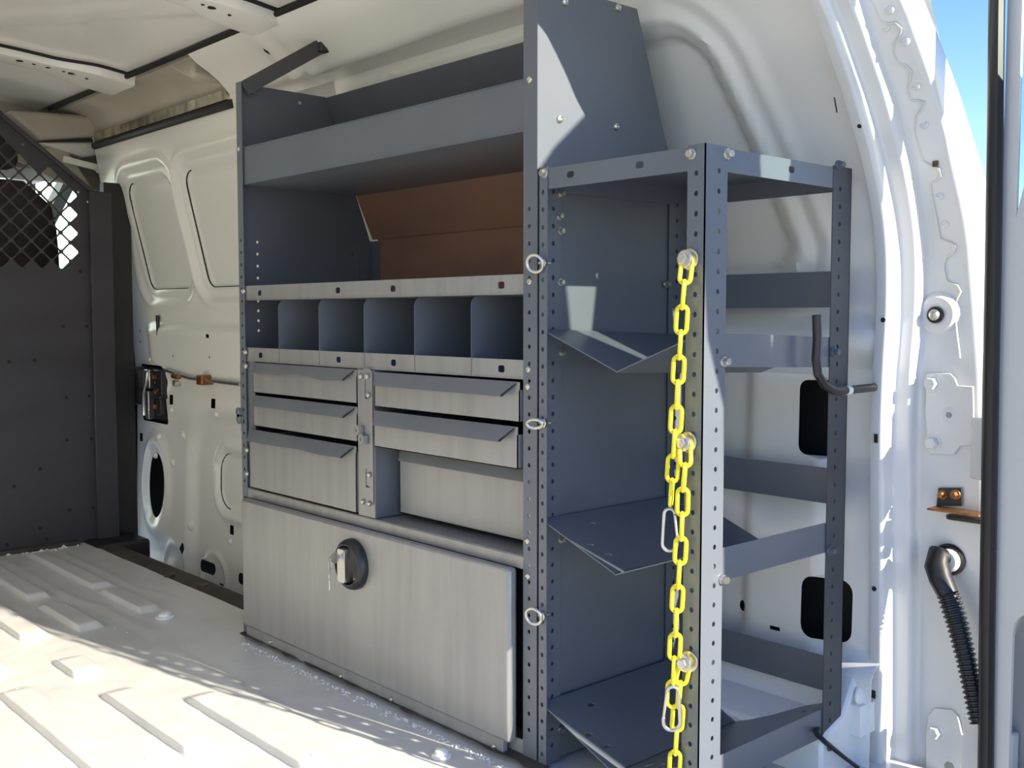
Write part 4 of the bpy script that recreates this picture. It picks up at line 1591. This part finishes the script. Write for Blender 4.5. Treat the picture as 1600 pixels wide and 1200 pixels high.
outer = [(0.045, 0.30), (0.0, 0.22), (0.0, -0.12)] + frame[1:10] + [(.325, 1.355), (.322, 1.30), (.196, 1.165), (.080, 1.02), (.045, .90)]  # outer sheet trimmed to let sun past onto the jamb
mb.plate(outer, [sun_slit], HINGE + DN * .040, DD, VZ, .004)
rim = [(0.0, -0.12)] + frame[1:10]
mb.loft([[HINGE + DD * u + VZ * v for u, v in rim], [HINGE + DD * u + VZ * v + DN * .042 for u, v in rim]])
mb.loft([[HINGE + DD * (0.0 if v < .22 else .002) + VZ * v for v in (-.12, .22, .30, .80)], [HINGE + DD * w_ + VZ * v + DN * .042 for w_, v in ((0, -.12), (0, .22), (.045, .30), (.045, .80))]])
wa = [HINGE + DD * u + VZ * v for u, v in sun_slit]
wb = [q + DN * .042 for q in wa]
nw = len(wa)
mb.add(wa + wb, [(i, (i + 1) % nw, nw + (i + 1) % nw, nw + i) for i in range(nw)])
door2 = struct(mb.build('door_2', 'white_gloss', angle=35), 'white rear cargo door standing open with black seal')
MB().plate(sun_slit, [], HINGE + DN * .034, DD, VZ, .003).build('window_pane', 'glass', door2)  # glass of the made-up slit window
MB().plate(rrect(.045, .54, .0, .5, .03), [], HINGE + DN * .025, DD, VZ, .003).build('inner_shade', 'cavity', door2)  # near-black sheet inside the door, painting the shade behind its openings
MB().plate(quarter, [], HINGE + DN * .002, DD, VZ, .003).build('window_pane', 'glass', door2)  # glass of the made-up opening by the hinge
# hinge arms between the jamb plates and the door
for zc, hh in ((0.495, .045), (0.06, .045)):
    MB().bar((0.455, 0.436, zc), HINGE + DD * .03 + DN * .02 + VZ * zc, .016, hh * 2).build('hinge_arm', 'white_gloss', door2, bevel=.004)
# raised pressing on the inner panel by the hinge
mb = MB().plate([(.075, .30), (.30, .30), (.30, .585), (.075, .585), (.060, .57), (.058, .545), (.075, .52)], [], HINGE - DN * .004, DD, VZ, .006)
mb.build('door_pressing', 'white_gloss', door2, bevel=.002)
# seal
sp = [onY(0.385, *q) for q in ((1560, -40), (1558, 0), (1556, 200), (1553, 400), (1549, 600), (1546, 800), (1543, 1000), (1541, 1200), (1540, 1300))]
mb = MB()
rows = []
for q in resample(sp, 40):
    prof = [(-.008, .010), (-.0115, 0), (-.010, -.008), (-.004, -.013), (.004, -.011), (.009, -.004), (.012, .004), (.012, .012)]
    rows.append([q + RIGHT * a_ + _fh * (-b_ * -1) for a_, b_ in prof])
mb.loft(rows, closed=True)
mb.build('door_seal', 'black_rubber', door2, angle=40)

# ------------------------------------------------------------------ outside
mb = MB().box(-40, 40, -40, 40, -0.75, -0.70)
struct(mb.build('ground', 'concrete'), 'sunlit concrete yard around the van')
B = thing('building', 'pale painted building front beyond the cab window', 'building', (-16, 8, -0.7))
MB().box(-17, -16, -6, 30, -0.7, 7).build('facade', 'pale_wall', B)
